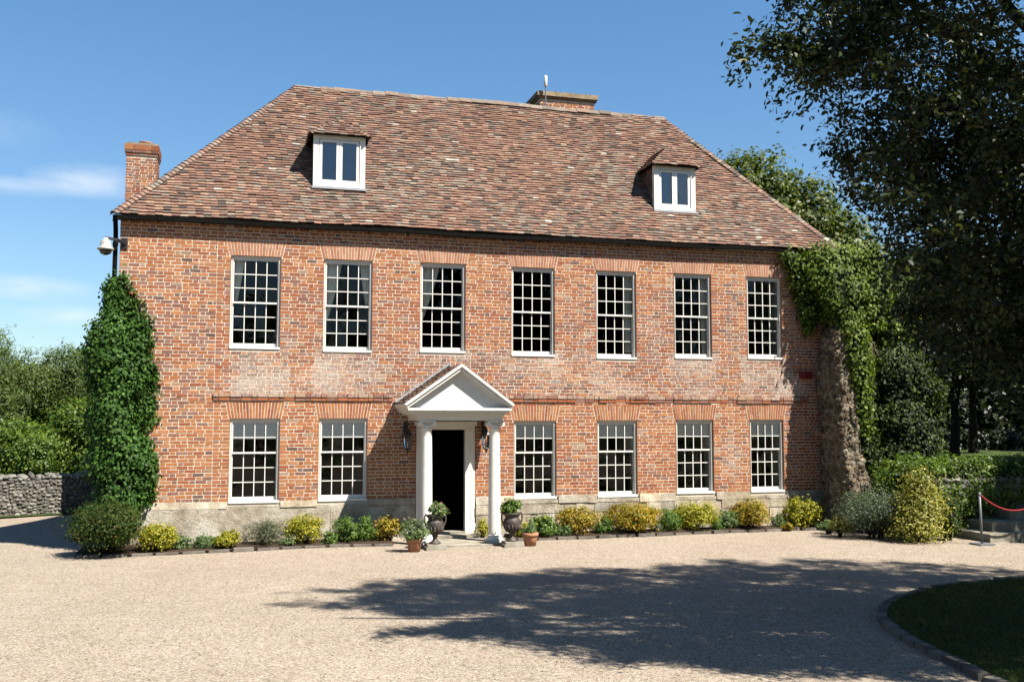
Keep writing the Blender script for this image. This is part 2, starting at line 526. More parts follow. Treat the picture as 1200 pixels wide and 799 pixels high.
def leaf_mesh(name, P, N, size, aspect=.5, mat=None, parent=None, origin=None, tdir=None, six=False, extra=None):
    """one mesh of many separate leaf faces; extra = MB with twigs (second material)"""
    P = np.asarray(P, float); N = np.asarray(N, float); n = len(P)
    N = N / (np.linalg.norm(N, axis=1, keepdims=True) + 1e-9)
    r = nrng.normal(size=(n, 3)) if tdir is None else np.asarray(tdir, float) + nrng.normal(size=(n, 3)) * .5
    T = r - N * (r * N).sum(1, keepdims=True); T /= (np.linalg.norm(T, axis=1, keepdims=True) + 1e-9)
    B = np.cross(N, T)
    s = (np.broadcast_to(size, n) * nrng.uniform(.65, 1.25, n))[:, None]
    if six:
        k = 6; V = np.empty((n, k, 3))
        for i, (a, b) in enumerate(BLADE):
            V[:, i] = P + T * s * a + B * s * aspect * b + N * s * (.10 if i in (1, 2, 4, 5) else -.04)
    else:
        k = 4; V = np.empty((n, k, 3))
        V[:, 0] = P - T * s * .5; V[:, 2] = P + T * s * .5
        V[:, 1] = P - B * s * aspect * .5 + N * s * .10 + T * s * .05; V[:, 3] = P + B * s * aspect * .5 + N * s * .10 + T * s * .05
    V = V.reshape(-1, 3)
    if origin is None: origin = ORIG[parent.name] if parent is not None else (0, 0, 0)
    O = np.array(origin, float)
    ev = np.zeros((0, 3)); ef = []
    if extra is not None and extra.v:
        ev = np.array(extra.v, float); ef = extra.f
    allv = np.concatenate([V, ev]) - O
    loops = np.arange(n * k)
    starts = np.arange(n) * k; tot = np.full(n, k)
    mi = np.zeros(n, dtype=np.int32)
    if ef:
        el = np.concatenate([np.array(f) for f in ef]) + n * k
        et = np.array([len(f) for f in ef]); es = np.concatenate([[0], np.cumsum(et)[:-1]]) + n * k
        loops = np.concatenate([loops, el]); starts = np.concatenate([starts, es]); mi = np.concatenate([mi, np.ones(len(ef), dtype=np.int32)])
    me = bpy.data.meshes.new(name)
    me.vertices.add(len(allv)); me.vertices.foreach_set('co', allv.astype(np.float32).ravel())
    me.loops.add(len(loops)); me.loops.foreach_set('vertex_index', loops.astype(np.int32))
    me.polygons.add(len(starts)); me.polygons.foreach_set('loop_start', starts.astype(np.int32))
    for m in (mat if isinstance(mat, (list, tuple)) else (mat,)): me.materials.append(m)
    if ef:
        if len(me.materials) < 2: me.materials.append(M_BARK)
        me.polygons.foreach_set('material_index', mi)
    me.update(calc_edges=True); me.validate()
    return link_mesh(name, me, parent, origin)


def unit(n):
    d = nrng.normal(size=(n, 3)); return d / np.linalg.norm(d, axis=1, keepdims=True)


def clumps(lobes, ncl, nleaf, crad, up=.45, shell=.62, rough=.22, flat=.75, down=-.55):
    """leaf positions and normals in clumps near the surface of ellipsoid lobes (cx,cy,cz,rx,ry,rz)"""
    w = np.array([(l[3] * l[4] * l[5]) ** (2 / 3) for l in lobes]); w = w / w.sum()
    Ps = []; Ns = []
    for l, f in zip(lobes, w):
        m = max(1, int(ncl * f)); d = unit(m * 2); d = d[d[:, 2] > down][:m]; m = len(d)
        rr = nrng.uniform(shell, 1.0, m) * (1 + rough * np.array([mnoise.noise(Vector((a * 2.1 + l[0], b * 2.1 + l[1], c * 2.1))) for a, b, c in d]))
        c = np.array(l[:3]) + d * rr[:, None] * np.array(l[3:6])
        sz = crad * nrng.uniform(.6, 1.35, m)
        off = nrng.normal(size=(m, nleaf, 3)) * .5
        off[:, :, 2] *= flat
        p = c[:, None] + off * sz[:, None, None]
        on = off / (np.linalg.norm(off, axis=2, keepdims=True) + 1e-6)
        nn = d[:, None] * .45 + on * .55 + np.array([0, 0, up]) + nrng.normal(size=(m, nleaf, 3)) * .45
        Ps.append(p.reshape(-1, 3)); Ns.append(nn.reshape(-1, 3))
    return np.concatenate(Ps), np.concatenate(Ns)


def shrub(name, label, x, y, w, h, mat, leaf=.055, n=1500, asp=.5, cat='shrub', group=None, z=0.03, depth=None, kind='round', origin=None, seedlobes=5, twig=True, flowers=None, six=False):
    w *= 1.1; h *= 1.06
    d = depth or w * .85
    lob = []
    if kind == 'round':
        lob.append((x, y, z + h * .5, w * .46, d * .46, h * .5))
        for i in range(seedlobes):
            a = rng.uniform(0, 6.28)
            lob.append((x + math.cos(a) * w * .24, y + math.sin(a) * d * .24, z + h * rng.uniform(.40, .66), w * rng.uniform(.22, .3), d * rng.uniform(.22, .3), h * rng.uniform(.26, .34)))
    elif kind == 'loose':
        for i in range(seedlobes + 2):
            a = rng.uniform(0, 6.28); q = rng.uniform(.0, .33)
            hh = h * rng.uniform(.55, 1.0)
            lob.append((x + math.cos(a) * w * q, y + math.sin(a) * d * q, z + hh * .52, w * rng.uniform(.16, .26), d * rng.uniform(.16, .26), hh * .5))
    elif kind == 'spire':
        for i in range(seedlobes + 4):
            t = i / (seedlobes + 3); a = rng.uniform(0, 6.28); ww = w * (.5 - .36 * t)
            lob.append((x + math.cos(a) * ww * .4, y + math.sin(a) * ww * .4, z + h * (.16 + .66 * t), ww * .75, ww * .7, h * .20))
    ncl = max(20, int(n * 1.9 / 22))
    P, N = clumps(lob, ncl, 22, min(w, h) * .17, up=.35, shell=.55, down=-.8)
    keep = P[:, 2] > z - .02
    P, N = P[keep], N[keep]
    tw = MB()
    if twig:
        for i in range(14):
            l = rng.choice(lob)
            e = (l[0] + rng.uniform(-.5, .5) * l[3], l[1] + rng.uniform(-.5, .5) * l[4], l[2] + rng.uniform(-.2, .3) * l[5])
            b = (x + rng.uniform(-.08, .08) * w, y + rng.uniform(-.08, .08) * w, z - .04)
            tw.tube([b, ((b[0] + e[0]) / 2, (b[1] + e[1]) / 2, (b[2] + e[2]) / 2 + .02), e], [.012, .009, .004], 4)
    o = leaf_mesh(name, P, N, leaf, asp, [mat, M_BARK], None, (x, y, z), extra=tw, six=six)
    tag(o, label, cat, group)
    if flowers:
        fm, fn, fs, zmin = flowers
        idx = nrng.choice(len(P), fn)
        q = P[idx] + N[idx] / np.linalg.norm(N[idx], axis=1, keepdims=True) * .03
        q = q[q[:, 2] > z + h * zmin]
        reg(o, (x, y, z))
        leaf_mesh('blossom', q, nrng.normal(size=q.shape) + [0, -.5, .8], fs, .9, fm, o)
    return o


def tree(name, label, base, lobes, ncl, nleaf, crad, leaf, mat, trunk_r=.25, cat='tree', group=None, fork=.35, asp=.6, twigs=0, flat=.75, up=.45, down=-.55, shell=.6):
    t = thing(name, label, cat, base, group)
    b = Vector(base)
    zc = max(l[2] for l in lobes)
    top = Vector((sum(l[0] for l in lobes) / len(lobes), sum(l[1] for l in lobes) / len(lobes), zc))
    tr = MB()
    fk = b.lerp(top, fork); fk.x = b.x * .8 + top.x * .2; fk.y = b.y * .8 + top.y * .2
    tr.tube([b + Vector((0, 0, -.2)), b + Vector((.02, .01, .25)), b.lerp(fk, .5) + Vector((rng.uniform(-.1, .1), 0, 0)), fk], [trunk_r * 1.5, trunk_r * 1.05, trunk_r * .9, trunk_r * .75], 10)
    for l in lobes:
        c = Vector(l[:3]); mid = fk.lerp(c, .55) + Vector((rng.uniform(-.3, .3), rng.uniform(-.3, .3), -.25))
        tr.tube([fk, mid, c], [trunk_r * .55, trunk_r * .35, trunk_r * .12], 7)
        for k in range(6):
            d = unit(1)[0]; e = c + Vector((d[0] * l[3], d[1] * l[4], d[2] * l[5])) * .8
            tr.tube([mid.lerp(c, rng.uniform(.2, 1)), (c + e) / 2 + Vector((0, 0, .1)), e], [trunk_r * .2, trunk_r * .12, trunk_r * .04], 5)
    tr.build('trunk', M_BARK, t, smooth=True)
    P, N = clumps(lobes, ncl, nleaf, crad, up=up, shell=shell, flat=flat, down=down)
    leaf_mesh('crown', P, N, leaf, asp, mat, t)
    return t


# ------------------------------------------------------------------ the setting: ground
def sheet(name, pts, z, mat):
    m = MB(); m.add([(x, y, z) for x, y in pts], [tuple(range(len(pts)))])
    return tag(m.build(name, mat, None, (pts[0][0], pts[0][1], z)), kind='structure')


sheet('ground', [(-500, -400), (500, -400), (500, 700), (-500, 700)], -.03, M_GRASS)


def gravel():
    m = MB()
    nx, ny = 150, 110; x0, x1, y0, y1 = -34, 24, -42, 8.6
    for j in range(ny + 1):
        for i in range(nx + 1):
            x = x0 + (x1 - x0) * i / nx; y = y0 + (y1 - y0) * j / ny
            h = .018 * fbm(x * .35, y * .35, 3.0) + .010 * fbm(x * 1.1, y * 1.1, 9.0)
            m.v.append((x, y, h))
    for j in range(ny):
        for i in range(nx):
            a = j * (nx + 1) + i
            m.f.append((a, a + 1, a + nx + 2, a + nx + 1)); m.c.append((1, 1, 1, 0)); m.m.append(0)
    tag(m.build('gravel_drive', M_GRAVEL, None, (0, 0, 0), smooth=True), kind='structure')


gravel()

LAWN_EDGE = [(14.5, -7.45), (13.0, -7.68), (11.69, -7.92), (10.24, -8.18), (9.42, -8.49), (8.46, -9.13), (7.97, -9.61), (7.46, -10.41), (7.11, -11.47), (6.9, -12.37), (6.78, -12.81), (6.72, -14.0), (6.9, -15.4), (7.6, -17.0)]


def spline(pts, step):
    out = []
    P = [Vector((*p, 0)) for p in pts]
    for i in range(len(P) - 1):
        p0, p1, p2, p3 = P[max(i - 1, 0)], P[i], P[i + 1], P[min(i + 2, len(P) - 1)]
        n = max(2, int((p2 - p1).length / .05))
        for k in range(n):
            t = k / n
            out.append(.5 * ((2 * p1) + (p2 - p0) * t + (2 * p0 - 5 * p1 + 4 * p2 - p3) * t * t + (3 * p1 - p0 - 3 * p2 + p3) * t ** 3))
    out.append(P[-1])
    res = [out[0]]; acc = 0
    for a, b in zip(out, out[1:]):
        acc += (b - a).length
        if acc >= step: res.append(b); acc = 0
    return res


def kerb(pts, ln, w, h, name, label):
    m = MB(); S = spline(pts, ln)
    for a, b in zip(S, S[1:]):
        d = (b - a).normalized(); s = Vector((-d.y, d.x, 0)) * w / 2
        a2 = a + d * .012; b2 = b - d * .012
        hh = h + rng.uniform(-.015, .015); j = Vector((rng.uniform(-.012, .012), rng.uniform(-.012, .012), 0))
        g = rng.uniform(.75, 1.2)
        p = [a2 - s + j, b2 - s + j, b2 + s + j, a2 + s + j]
        t = [q + (sum(p, Vector()) / 4 - q) * .12 + Vector((0, 0, hh + rng.uniform(-.008, .008))) for q in p]
        m.hexa([q + Vector((0, 0, -.06)) for q in p] + t, (g, g, g, 0))
    o = m.build(name, M_KERB, None, (S[0].x, S[0].y, 0))
    return tag(o, label, 'kerb')


lawn_pts = [(p.x, p.y) for p in spline(LAWN_EDGE, .2)]
m = MB()
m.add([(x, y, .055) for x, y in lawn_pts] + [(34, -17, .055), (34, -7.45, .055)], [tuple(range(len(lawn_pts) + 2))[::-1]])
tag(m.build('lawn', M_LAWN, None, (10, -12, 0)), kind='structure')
kerb(LAWN_EDGE, .32, .13, .075, 'lawn_edging', 'dark stone edging curving round the shaded lawn beside the drive')


def grass_blades():
    n = 42000
    x = nrng.uniform(6.8, 14.5, n); y = nrng.uniform(-13.6, -7.5, n)
    ex = np.array([p[0] for p in lawn_pts]); ey = np.array([p[1] for p in lawn_pts])
    o = np.argsort(ey); lim = np.interp(y, ey[o], ex[o])
    k = (x > lim + .09); x, y = x[k], y[k]; n = len(x)
    P = np.stack([x, y, np.full(n, .075)], 1)
    N = nrng.normal(size=(n, 3)) * [1, 1, .25]
    T = nrng.normal(size=(n, 3)) * .45 + [0, 0, 1]
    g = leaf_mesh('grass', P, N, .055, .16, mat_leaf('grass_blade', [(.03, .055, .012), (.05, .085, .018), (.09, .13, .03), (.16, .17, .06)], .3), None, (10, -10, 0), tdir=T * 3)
    tag(g, 'short mown grass in the shade of the overhanging tree', 'grass', kind='stuff')


grass_blades()

# raised garden to the right of the house, behind the retaining wall
m = MB()
m.box(13.9, 130, -1.9, 160, -.1, .92)
tag(m.build('garden_terrace', M_GRASS, None, (14, 0, 0)), kind='structure')
# grass verge in front of the flint wall
sheet('grass_verge', [(-16, 2.5), (-6.05, 7.05), (-4.4, 7.75), (-2.6, 8.75), (-2.6, 9.4), (-16, 4.2)], .034, M_GRASS)

# planting bed along the front of the house
BED = [(-2.75, -1.35), (-1.6, -1.30), (.9, -1.02), (3.2, -1.0)]
BED2 = [(5.55, -.92), (7.5, -.85), (9.5, -.72), (11.5, -.6), (12.75, -.55)]
def bed(pts):
    m = MB(); n = 40
    S = spline(pts, .25)
    for a, b in zip(S, S[1:]):
        rows = []
        for q in (a, b):
            rows.append([(q.x, q.y * (1 - t) + .0 * t, .03 + .06 * math.sin(t * 2.6) + .02 * fbm(q.x * 3, t * 3)) for t in np.linspace(0, 1, 5)])
        for k in range(4): m.quad(rows[0][k], rows[1][k], rows[1][k + 1], rows[0][k + 1])
    return m
b1 = bed(BED); b2 = bed(BED2); b1.add(b2.v, b2.f)
tag(b1.build('flower_bed_soil', M_SOIL, None, (0, -.5, 0), smooth=True), kind='structure')
kerb(BED, .42, .09, .055, 'bed_edging', 'low stone edging along the flower bed left of the door')
kerb(BED2, .42, .09, .055, 'bed_edging', 'low stone edging along the flower bed right of the door')

# ------------------------------------------------------------------ the house
UP = [(-0.185, 0.815, 3.89, 5.805), (1.675, 2.69, 3.86, 5.81), (3.7, 4.695, 3.885, 5.825), (5.71, 6.71, 3.845, 5.815), (7.67, 8.64, 3.82, 5.815), (9.56, 10.505, 3.855, 5.83), (11.405, 12.32, 3.88, 5.825)]
LO = [(-0.135, 0.85, 0.8, 2.5), (1.625, 2.62, 0.805, 2.505), (5.765, 6.735, 0.765, 2.46), (7.675, 8.63, 0.77, 2.47), (9.565, 10.505, 0.81, 2.485), (11.42, 12.295, 0.81, 2.49)]
DOOR = (3.64, 4.90, 0.0, 2.38)
XL, XR, YB, ZE = -2.30, 13.55, 6.25, 6.50
OPEN = UP + LO + [DOOR]

house = thing('manor_house', 'two storey red brick manor house with hipped tiled roof, sash windows and white portico', 'house', (5.6, 4.0, 0))

ORANGE = [(.60, .24, .095), (.63, .27, .115), (.55, .205, .085), (.62, .29, .14)]
RED = [(.51, .185, .085), (.45, .15, .075), (.54, .21, .10), (.48, .17, .085)]
PURP = [(.37, .175, .125), (.33, .165, .125), (.40, .195, .145), (.42, .225, .175)]
PALE = [(.54, .34, .22), (.52, .36, .26), (.57, .40, .29), (.50, .33, .24)]
DARKB = [(.20, .13, .11), (.24, .15, .13)]


def brick_col(u, z):
    n = fbm(u * .55, z * .8, 1.0); n2 = fbm(u * .35 + 9, z * .6, 5.0)
    wo, wr, wp, wpale, wd, lime = 2.2, 3.9, 1.3, .3, .15, .06
    if z < 2.9:
        if u < 3.2: wo, wr, wp, wpale, lime = 7.5, 2.0, .6, .3, .03
        else: wo, wr, wp, wpale = 2.4, 4.6, 1.2, .35
        if u < -.45: wp += 1.2; wd += .5; lime += .06
    elif z < 4.0:
        wo, wr, wp, wpale, lime = 1.0, 3.0, 3.2, .5, .19 + .10 * fbm(u * .9, z * 1.4, 12.0)
        if u < -.2: wo = 2.6; wp = 2.0; lime = .12
        if z > 3.0 and any(a - .15 < u < b + .15 for a, b, _, _ in UP): lime += .10; wpale += .6; wp += 1.2
    elif z < 5.5:
        if u < -.45: wo, wr, wp, wpale, lime = 3.4, 2.2, 1.8, .8, .14
        elif u < 3: wo, wr, wp, wpale, lime = 1.8, 4.2, 1.6, .4, .11
        else: wo, wr, wp, wpale, lime = 2.1, 4.4, 1.4, .35, .09
        if u > 7.2: wp += .9; lime += .05
    else:
        wo, wr, wp, wpale = 4.4, 3.4, .6, .35
    for cu, cz, ru, rz, s in ((10.95, 1.75, .42, .8, .33), (7.2, 1.75, .42, .8, .22), (7.2, 4.7, .35, .9, .16), (2.0, 3.4, 1.3, .5, .08), (1.25, 4.3, .4, .4, .15), (9.1, 4.6, .4, .8, .14), (12.6, 3.2, .8, .5, .15), (-1.3, .75, .8, .25, .2)):
        d = ((u - cu) / ru) ** 2 + ((z - cz) / rz) ** 2
        if d < 1: lime += .7 * s * (1 - d); wpale += 4 * s
    lime += .16 * max(0, n) + .08 * n2
    wo *= math.exp(1.3 * n2); wp *= math.exp(-1.6 * n2)
    pal = rng.choices((ORANGE, RED, PURP, PALE, DARKB), (wo, wr, wp, wpale, wd))[0]
    c = rng.choice(pal); k = rng.uniform(.88, 1.12)
    return (c[0] * k, c[1] * k, c[2] * k, max(0., lime + rng.uniform(-.03, .03)))


def arch_poly(w):
    u0, u1, z0, z1 = w
    h = .32 if z1 > 4 else .345
    return (u0 - .02, u1 + .02, u0 - .09, u1 + .09, z1, z1 + h)


ARCH = [arch_poly(w) for w in UP + LO]


def bricks(mb, O, U, N, ulen, z0, z1, opens, arches, colf, u_off=0.0, course=.0714, breaks=(), out=.0031):
    O = Vector(O); U = Vector(U); N = Vector(N)
    nc = int((z1 - z0) / course)
    for c in range(nc):
        za = z0 + c * course; zm = za + course / 2; zb = za + course - .0165
        cuts = []
        for a, b, p, q in opens:
            if p - .02 < zm < q + .0: cuts.append((a, b))
        for a, b, ta, tb, p, q in arches:
            if p <= zm < q:
                t = (zm - p) / (q - p); cuts.append((a + (ta - a) * t - .01, b + (tb - b) * t + .01))
        cuts.sort()
        segs = []; x = u_off
        for a, b in cuts:
            if a > x: segs.append((x, min(a, u_off + ulen)))
            x = max(x, b)
        if x < u_off + ulen: segs.append((x, u_off + ulen))
        s2 = []
        for a, b in segs:
            for br in breaks:
                if a < br < b: s2.append((a, br - .007)); a = br + .007
            s2.append((a, b))
        ph = (c % 2) * .164 + rng.uniform(-.015, .015)
        for a, b in s2:
            if b - a < .03: continue
            # lay stretcher, header, stretcher ... over the run
            k0 = math.floor((a - ph) / .328) - 1
            x = ph + k0 * .328; st = True; left = a
            while x < b:
                w = (.208 if st else .100) + rng.uniform(-.010, .010)
                e = x + w - .003
                l, r = left, min(e, b)
                if b - r < .045: r = b
                if r - l > .04 or (r == b and r - l > .015):
                    left = r + .0165
                    g = out + rng.uniform(-.0009, .0026)
                    jj = lambda s=.0045: rng.uniform(-s, s)
                    front = [(l + jj(), za + jj()), (r + jj(), za + jj()), (r + jj(), zb + jj()), (l + jj(), zb + jj())]
                    bk = [O + U * l + Vector((0, 0, za)) - N * .004, O + U * r + Vector((0, 0, za)) - N * .004, O + U * r + Vector((0, 0, zb)) - N * .004, O + U * l + Vector((0, 0, zb)) - N * .004]
                    fr = [O + U * p + Vector((0, 0, q)) + N * (g + jj(.0008)) for p, q in front]
                    mb.hexa(bk + fr, colf((l + r) / 2, zm), back=False)
                x = e + .014; st = not st


def holed(mb, u0, u1, z0, z1, opens, f, col=None, mi=0):
    us = sorted({u0, u1, *[o[0] for o in opens], *[o[1] for o in opens]}); us = [u for u in us if u0 <= u <= u1]
    zs = sorted({z0, z1, *[o[2] for o in opens], *[o[3] for o in opens]}); zs = [z for z in zs if z0 <= z <= z1]
    for a, b in zip(us, us[1:]):
        run = None
        for c, d in zip(zs, zs[1:]):
            mu, mz = (a + b) / 2, (c + d) / 2
            if any(o[0] < mu < o[1] and o[2] < mz < o[3] for o in opens):
                if run: mb.quad(f(a, run[0]), f(b, run[0]), f(b, run[1]), f(a, run[1]), col, mi); run = None
            else: run = (run[0], d) if run else (c, d)
        if run: mb.quad(f(a, run[0]), f(b, run[0]), f(b, run[1]), f(a, run[1]), col, mi)


def build_walls():
    w = MB()
    # mortar bed of the front with its openings, then the bricks standing proud of it
    holed(w, XL, XR, -.2, ZE + .02, OPEN, lambda u, z: (u, 0, z), mi=1)
    bricks(w, (0, 0, 0), (1, 0, 0), (0, -1, 0), XR - XL, .86, 6.47, OPEN, ARCH, brick_col, XL, breaks=(-.45,))
    # reveals of the openings, in brick courses
    for (u0, u1, z0, z1) in UP + LO:
        n = int((z1 - z0) / .0714)
        for s, u in ((1, u0), (-1, u1)):
            w.quad((u, 0, z0), (u, .2, z0), (u, .2, z1), (u, 0, z1), mi=1)
            for c in range(n):
                a = z0 + c * .0714 + .01
                g = u + s * .005
                lo, hi = (u - .002, g) if s > 0 else (g, u + .002)
                w.box(lo, hi, -.006, .075 + rng.uniform(0, .01), a, a + .059, brick_col(u, a))
        w.quad((u0, 0, z1), (u1, 0, z1), (u1, .2, z1), (u0, .2, z1), (.45, .16, .08, .05))
        w.quad((u0, 0, z0), (u1, 0, z0), (u1, .2, z0), (u0, .2, z0), mi=1)
    # left, right and back walls
    # the unseen left end slants so the flint wall stays sunlit, then runs square
    XB, YS = 1.0, 2.90
    w.quad((XL, 0, -.2), (XB, YS, -.2), (XB, YS, ZE), (XL, 0, ZE), mi=1)
    w.add([(XL, .05, ZE), (XB, YS, ZE), (XB + .1, YS + .1, 10.15)], [(0, 1, 2)], None, 1)
    dl = Vector((XB - XL, YS, 0)); nl = Vector((-dl.y, dl.x, 0)).normalized()
    bricks(w, (XL, 0, 0), dl.normalized(), nl, dl.length, 0, 6.47, [], [], lambda u, z: brick_col(-1.2, z), 0)
    w.add([(XB, YS, -.2), (XB, YB, -.2), (XB, YB, ZE), (XB, 3.1, 10.2), (XB, YS, 10.0)], [(0, 1, 2, 3, 4)], None, 1)
    bricks(w, (XB, YS, 0), (0, 1, 0), (-1, 0, 0), YB - YS, 0, 6.47, [], [], lambda u, z: brick_col(-1.2, z), 0)
    w.quad((XR, 0, -.2), (XR, YB, -.2), (XR, YB, ZE), (XR, 0, ZE), mi=1)
    bricks(w, (XR, 0, 0), (0, 1, 0), (1, 0, 0), YB, 0, 6.47, [], [], lambda u, z: brick_col(8, z), 0)
    w.quad((XB, YB, -.2), (XR, YB, -.2), (XR, YB, ZE), (XB, YB, ZE), mi=1)
    bricks(w, (0, YB, 0), (1, 0, 0), (0, 1, 0), XR - XB, 0, 6.47, [], [], lambda u, z: brick_col(8, z), XB, course=.0714)
    w.build('wall', [M_BRICK, M_MORTAR], house)
    # rooms behind the windows
    r = MB()
    y0, y1 = .26, 5.6
    inn = [(a, b, c, d) for a, b, c, d in OPEN]
    xl, xr = XL + .45, XR - .3
    holed(r, xl, xr, .04, 6.3, inn, lambda u, z: (u, y0, z))
    r.quad((1.3, y1, .04), (xr, y1, .04), (xr, y1, 6.3), (1.3, y1, 6.3))
    r.quad((xl, y0, .04), (1.3, 2.75, .04), (1.3, 2.75, 6.3), (xl, y0, 6.3)); r.quad((1.3, 2.75, .04), (1.3, y1, .04), (1.3, y1, 6.3), (1.3, 2.75, 6.3))
    for u in (3.2, 5.4, 7.2, 9.1, 11.0, xr):
        r.quad((u, y0, .04), (u, y1, .04), (u, y1, 6.3), (u, y0, 6.3))
    for z, mi in ((.04, 1), (3.0, 0), (3.2, 1), (6.3, 0)):
        r.quad((1.3, y0, z), (xr, y0, z), (xr, y1, z), (1.3, y1, z), mi=mi)
        r.add([(xl, y0, z), (1.3, y0, z), (1.3, 2.75, z)], [(0, 1, 2)], None, mi)
    for (u0, u1, z0, z1) in OPEN:      # inner reveals
        for u in (u0, u1): r.quad((u, .2, z0), (u, y0, z0), (u, y0, z1), (u, .2, z1))
        for z in (z0, z1): r.quad((u0, .2, z), (u1, .2, z), (u1, y0, z), (u0, y0, z))
    r.build('room_interior', [M_INWALL, M_DARKIN], house)


build_walls()


def build_arches():
    for k, (a, b, ta, tb, z0, z1) in enumerate(ARCH):
        m = MB(); n = round((b - a) / .058); upper = z0 > 4
        for i in range(n):
            f0 = (i + .12) / n; f1 = (i + .88) / n
            sp = rng.choice((.38, .5, .62)) if (i % 2) else rng.choice((1.0, .72, .3))
            for q0, q1 in ((0, sp - .015), (sp + .015, 1)):
                if q1 - q0 < .1: continue
                P = []
                for q in (q0, q1):
                    l = a + (ta - a) * q; r = b + (tb - b) * q
                    P.append((l + (r - l) * f0, l + (r - l) * f1, z0 + (z1 - z0) * q))
                g = -.003 - rng.uniform(0, .003)
                (l0, r0, za), (l1, r1, zb) = P
                c = rng.choice(ORANGE + RED) if not upper else rng.choice([(.66, .31, .18), (.62, .28, .16), (.68, .35, .22), (.57, .25, .15)])
                lime = (.06 if upper else .05) + rng.uniform(-.05, .05) + (.15 if k in (9, 10) and rng.random() < .4 else 0)
                kk = rng.uniform(.85, 1.12)
                m.hexa([(l0, .004, za), (r0, .004, za), (r1, .004, zb), (l1, .004, zb), (l0, g, za), (r0, g, za), (r1, g, zb), (l1, g, zb)], (c[0] * kk, c[1] * kk, c[2] * kk, max(0, lime)), back=False)
        m.build('brick_arch', M_BRICK, house)


build_arches()


def build_string_course():
    for u0, u1 in ((-.46, 3.15), (5.45, 12.98)):
        m = MB(); x = u0
        while x < u1 - .05:
            w = rng.choice((.215, .215, .105)) + rng.uniform(-.01, .01); e = min(x + w, u1)
            worn = fbm(x * .9, 3.3) > .18
            for z0, z1, o in ((2.865, 2.925, .03), (2.937, 3.005, .042)):
                oo = o * (.45 if worn else 1) + rng.uniform(-.006, .004)
                c = rng.choice(PURP + PALE if z0 > 2.9 else PURP + RED)
                l = (.26 if z0 > 2.9 else .10) + rng.uniform(-.1, .08)
                m.hexa([(x, .003, z0), (e - .011, .003, z0), (e - .011, .003, z1), (x, .003, z1), (x, -oo, z0 + rng.uniform(-.003, .003)), (e - .011, -oo, z0), (e - .011, -oo * .9, z1 + rng.uniform(-.004, .004)), (x, -oo * .9, z1)], (*c, l), back=False)
            x = e
        m.build('string_course', M_BRICK, house)


build_string_course()


def build_plinth():
    cuts = [(a, b) for a, b, _, _ in LO]
    segs = [(XL - .05, 3.62), (4.92, XR + .05)]
    for s0, s1 in segs:
        m = MB()
        rows = ((-.1, .72, .05), (.72, .86, .062)) if s0 < 0 else ((-.1, .26, .06), (.26, .48, .052), (.48, .68, .058), (.68, .86, .065))
        for ri, (z0, z1, o) in enumerate(rows):
            x = s0
            while x < s1 - .02:
                e = min(s1, x + (rng.uniform(1.4, 2.6) if s0 < 0 else rng.uniform(.28, .8)))
                if s1 - e < .2: e = s1
                parts = [(x, e)]
                if z1 > .75:                    # cut away under the window sills
                    for a, b in cuts:
                        nx = []
                        for p, q in parts:
                            if b + .03 <= p or a - .03 >= q: nx.append((p, q))
                            else:
                                if p < a - .05: nx.append((p, a - .03))
                                if q > b + .05: nx.append((b + .03, q))
                        parts = nx
                g = rng.uniform(.9, 1.08) if s0 < 0 else rng.uniform(.75, 1.2); t = rng.uniform(-.02, .06)
                col = (g * (1.0 + t), g, g * (1 - t * 1.5), 0)
                jt = .006 if s0 < 0 else .012
                for p, q in parts:
                    if q - p < .04: continue
                    oo = o + rng.uniform(-.012, .012); zt = z1 - .008
                    j = lambda: rng.uniform(-jt, jt)
                    m.hexa([(p + .001, .0, z0), (q - .001, .0, z0), (q - .001, .0, zt), (p + .001, .0, zt), (p + .001 + j() * .3, -oo + j() * .5, z0 + j()), (q - .001, -oo + j() * .5, z0 + j()), (q - .001, -oo * (.6 if ri == len(rows) - 1 else 1) + j() * .5, zt + j()), (p + .001, -oo * (.6 if ri == len(rows) - 1 else 1) + j() * .5, zt + j())], col, back=False)
                x = e
        for a, b in cuts:                           # lower strip under the sills
            if s0 < a < s1: m.box(a - .03, b + .03, -.045, .002, .688, .762, (1, 1, 1, 0))
        m.build('plinth', M_PLINTH, house)


build_plinth()


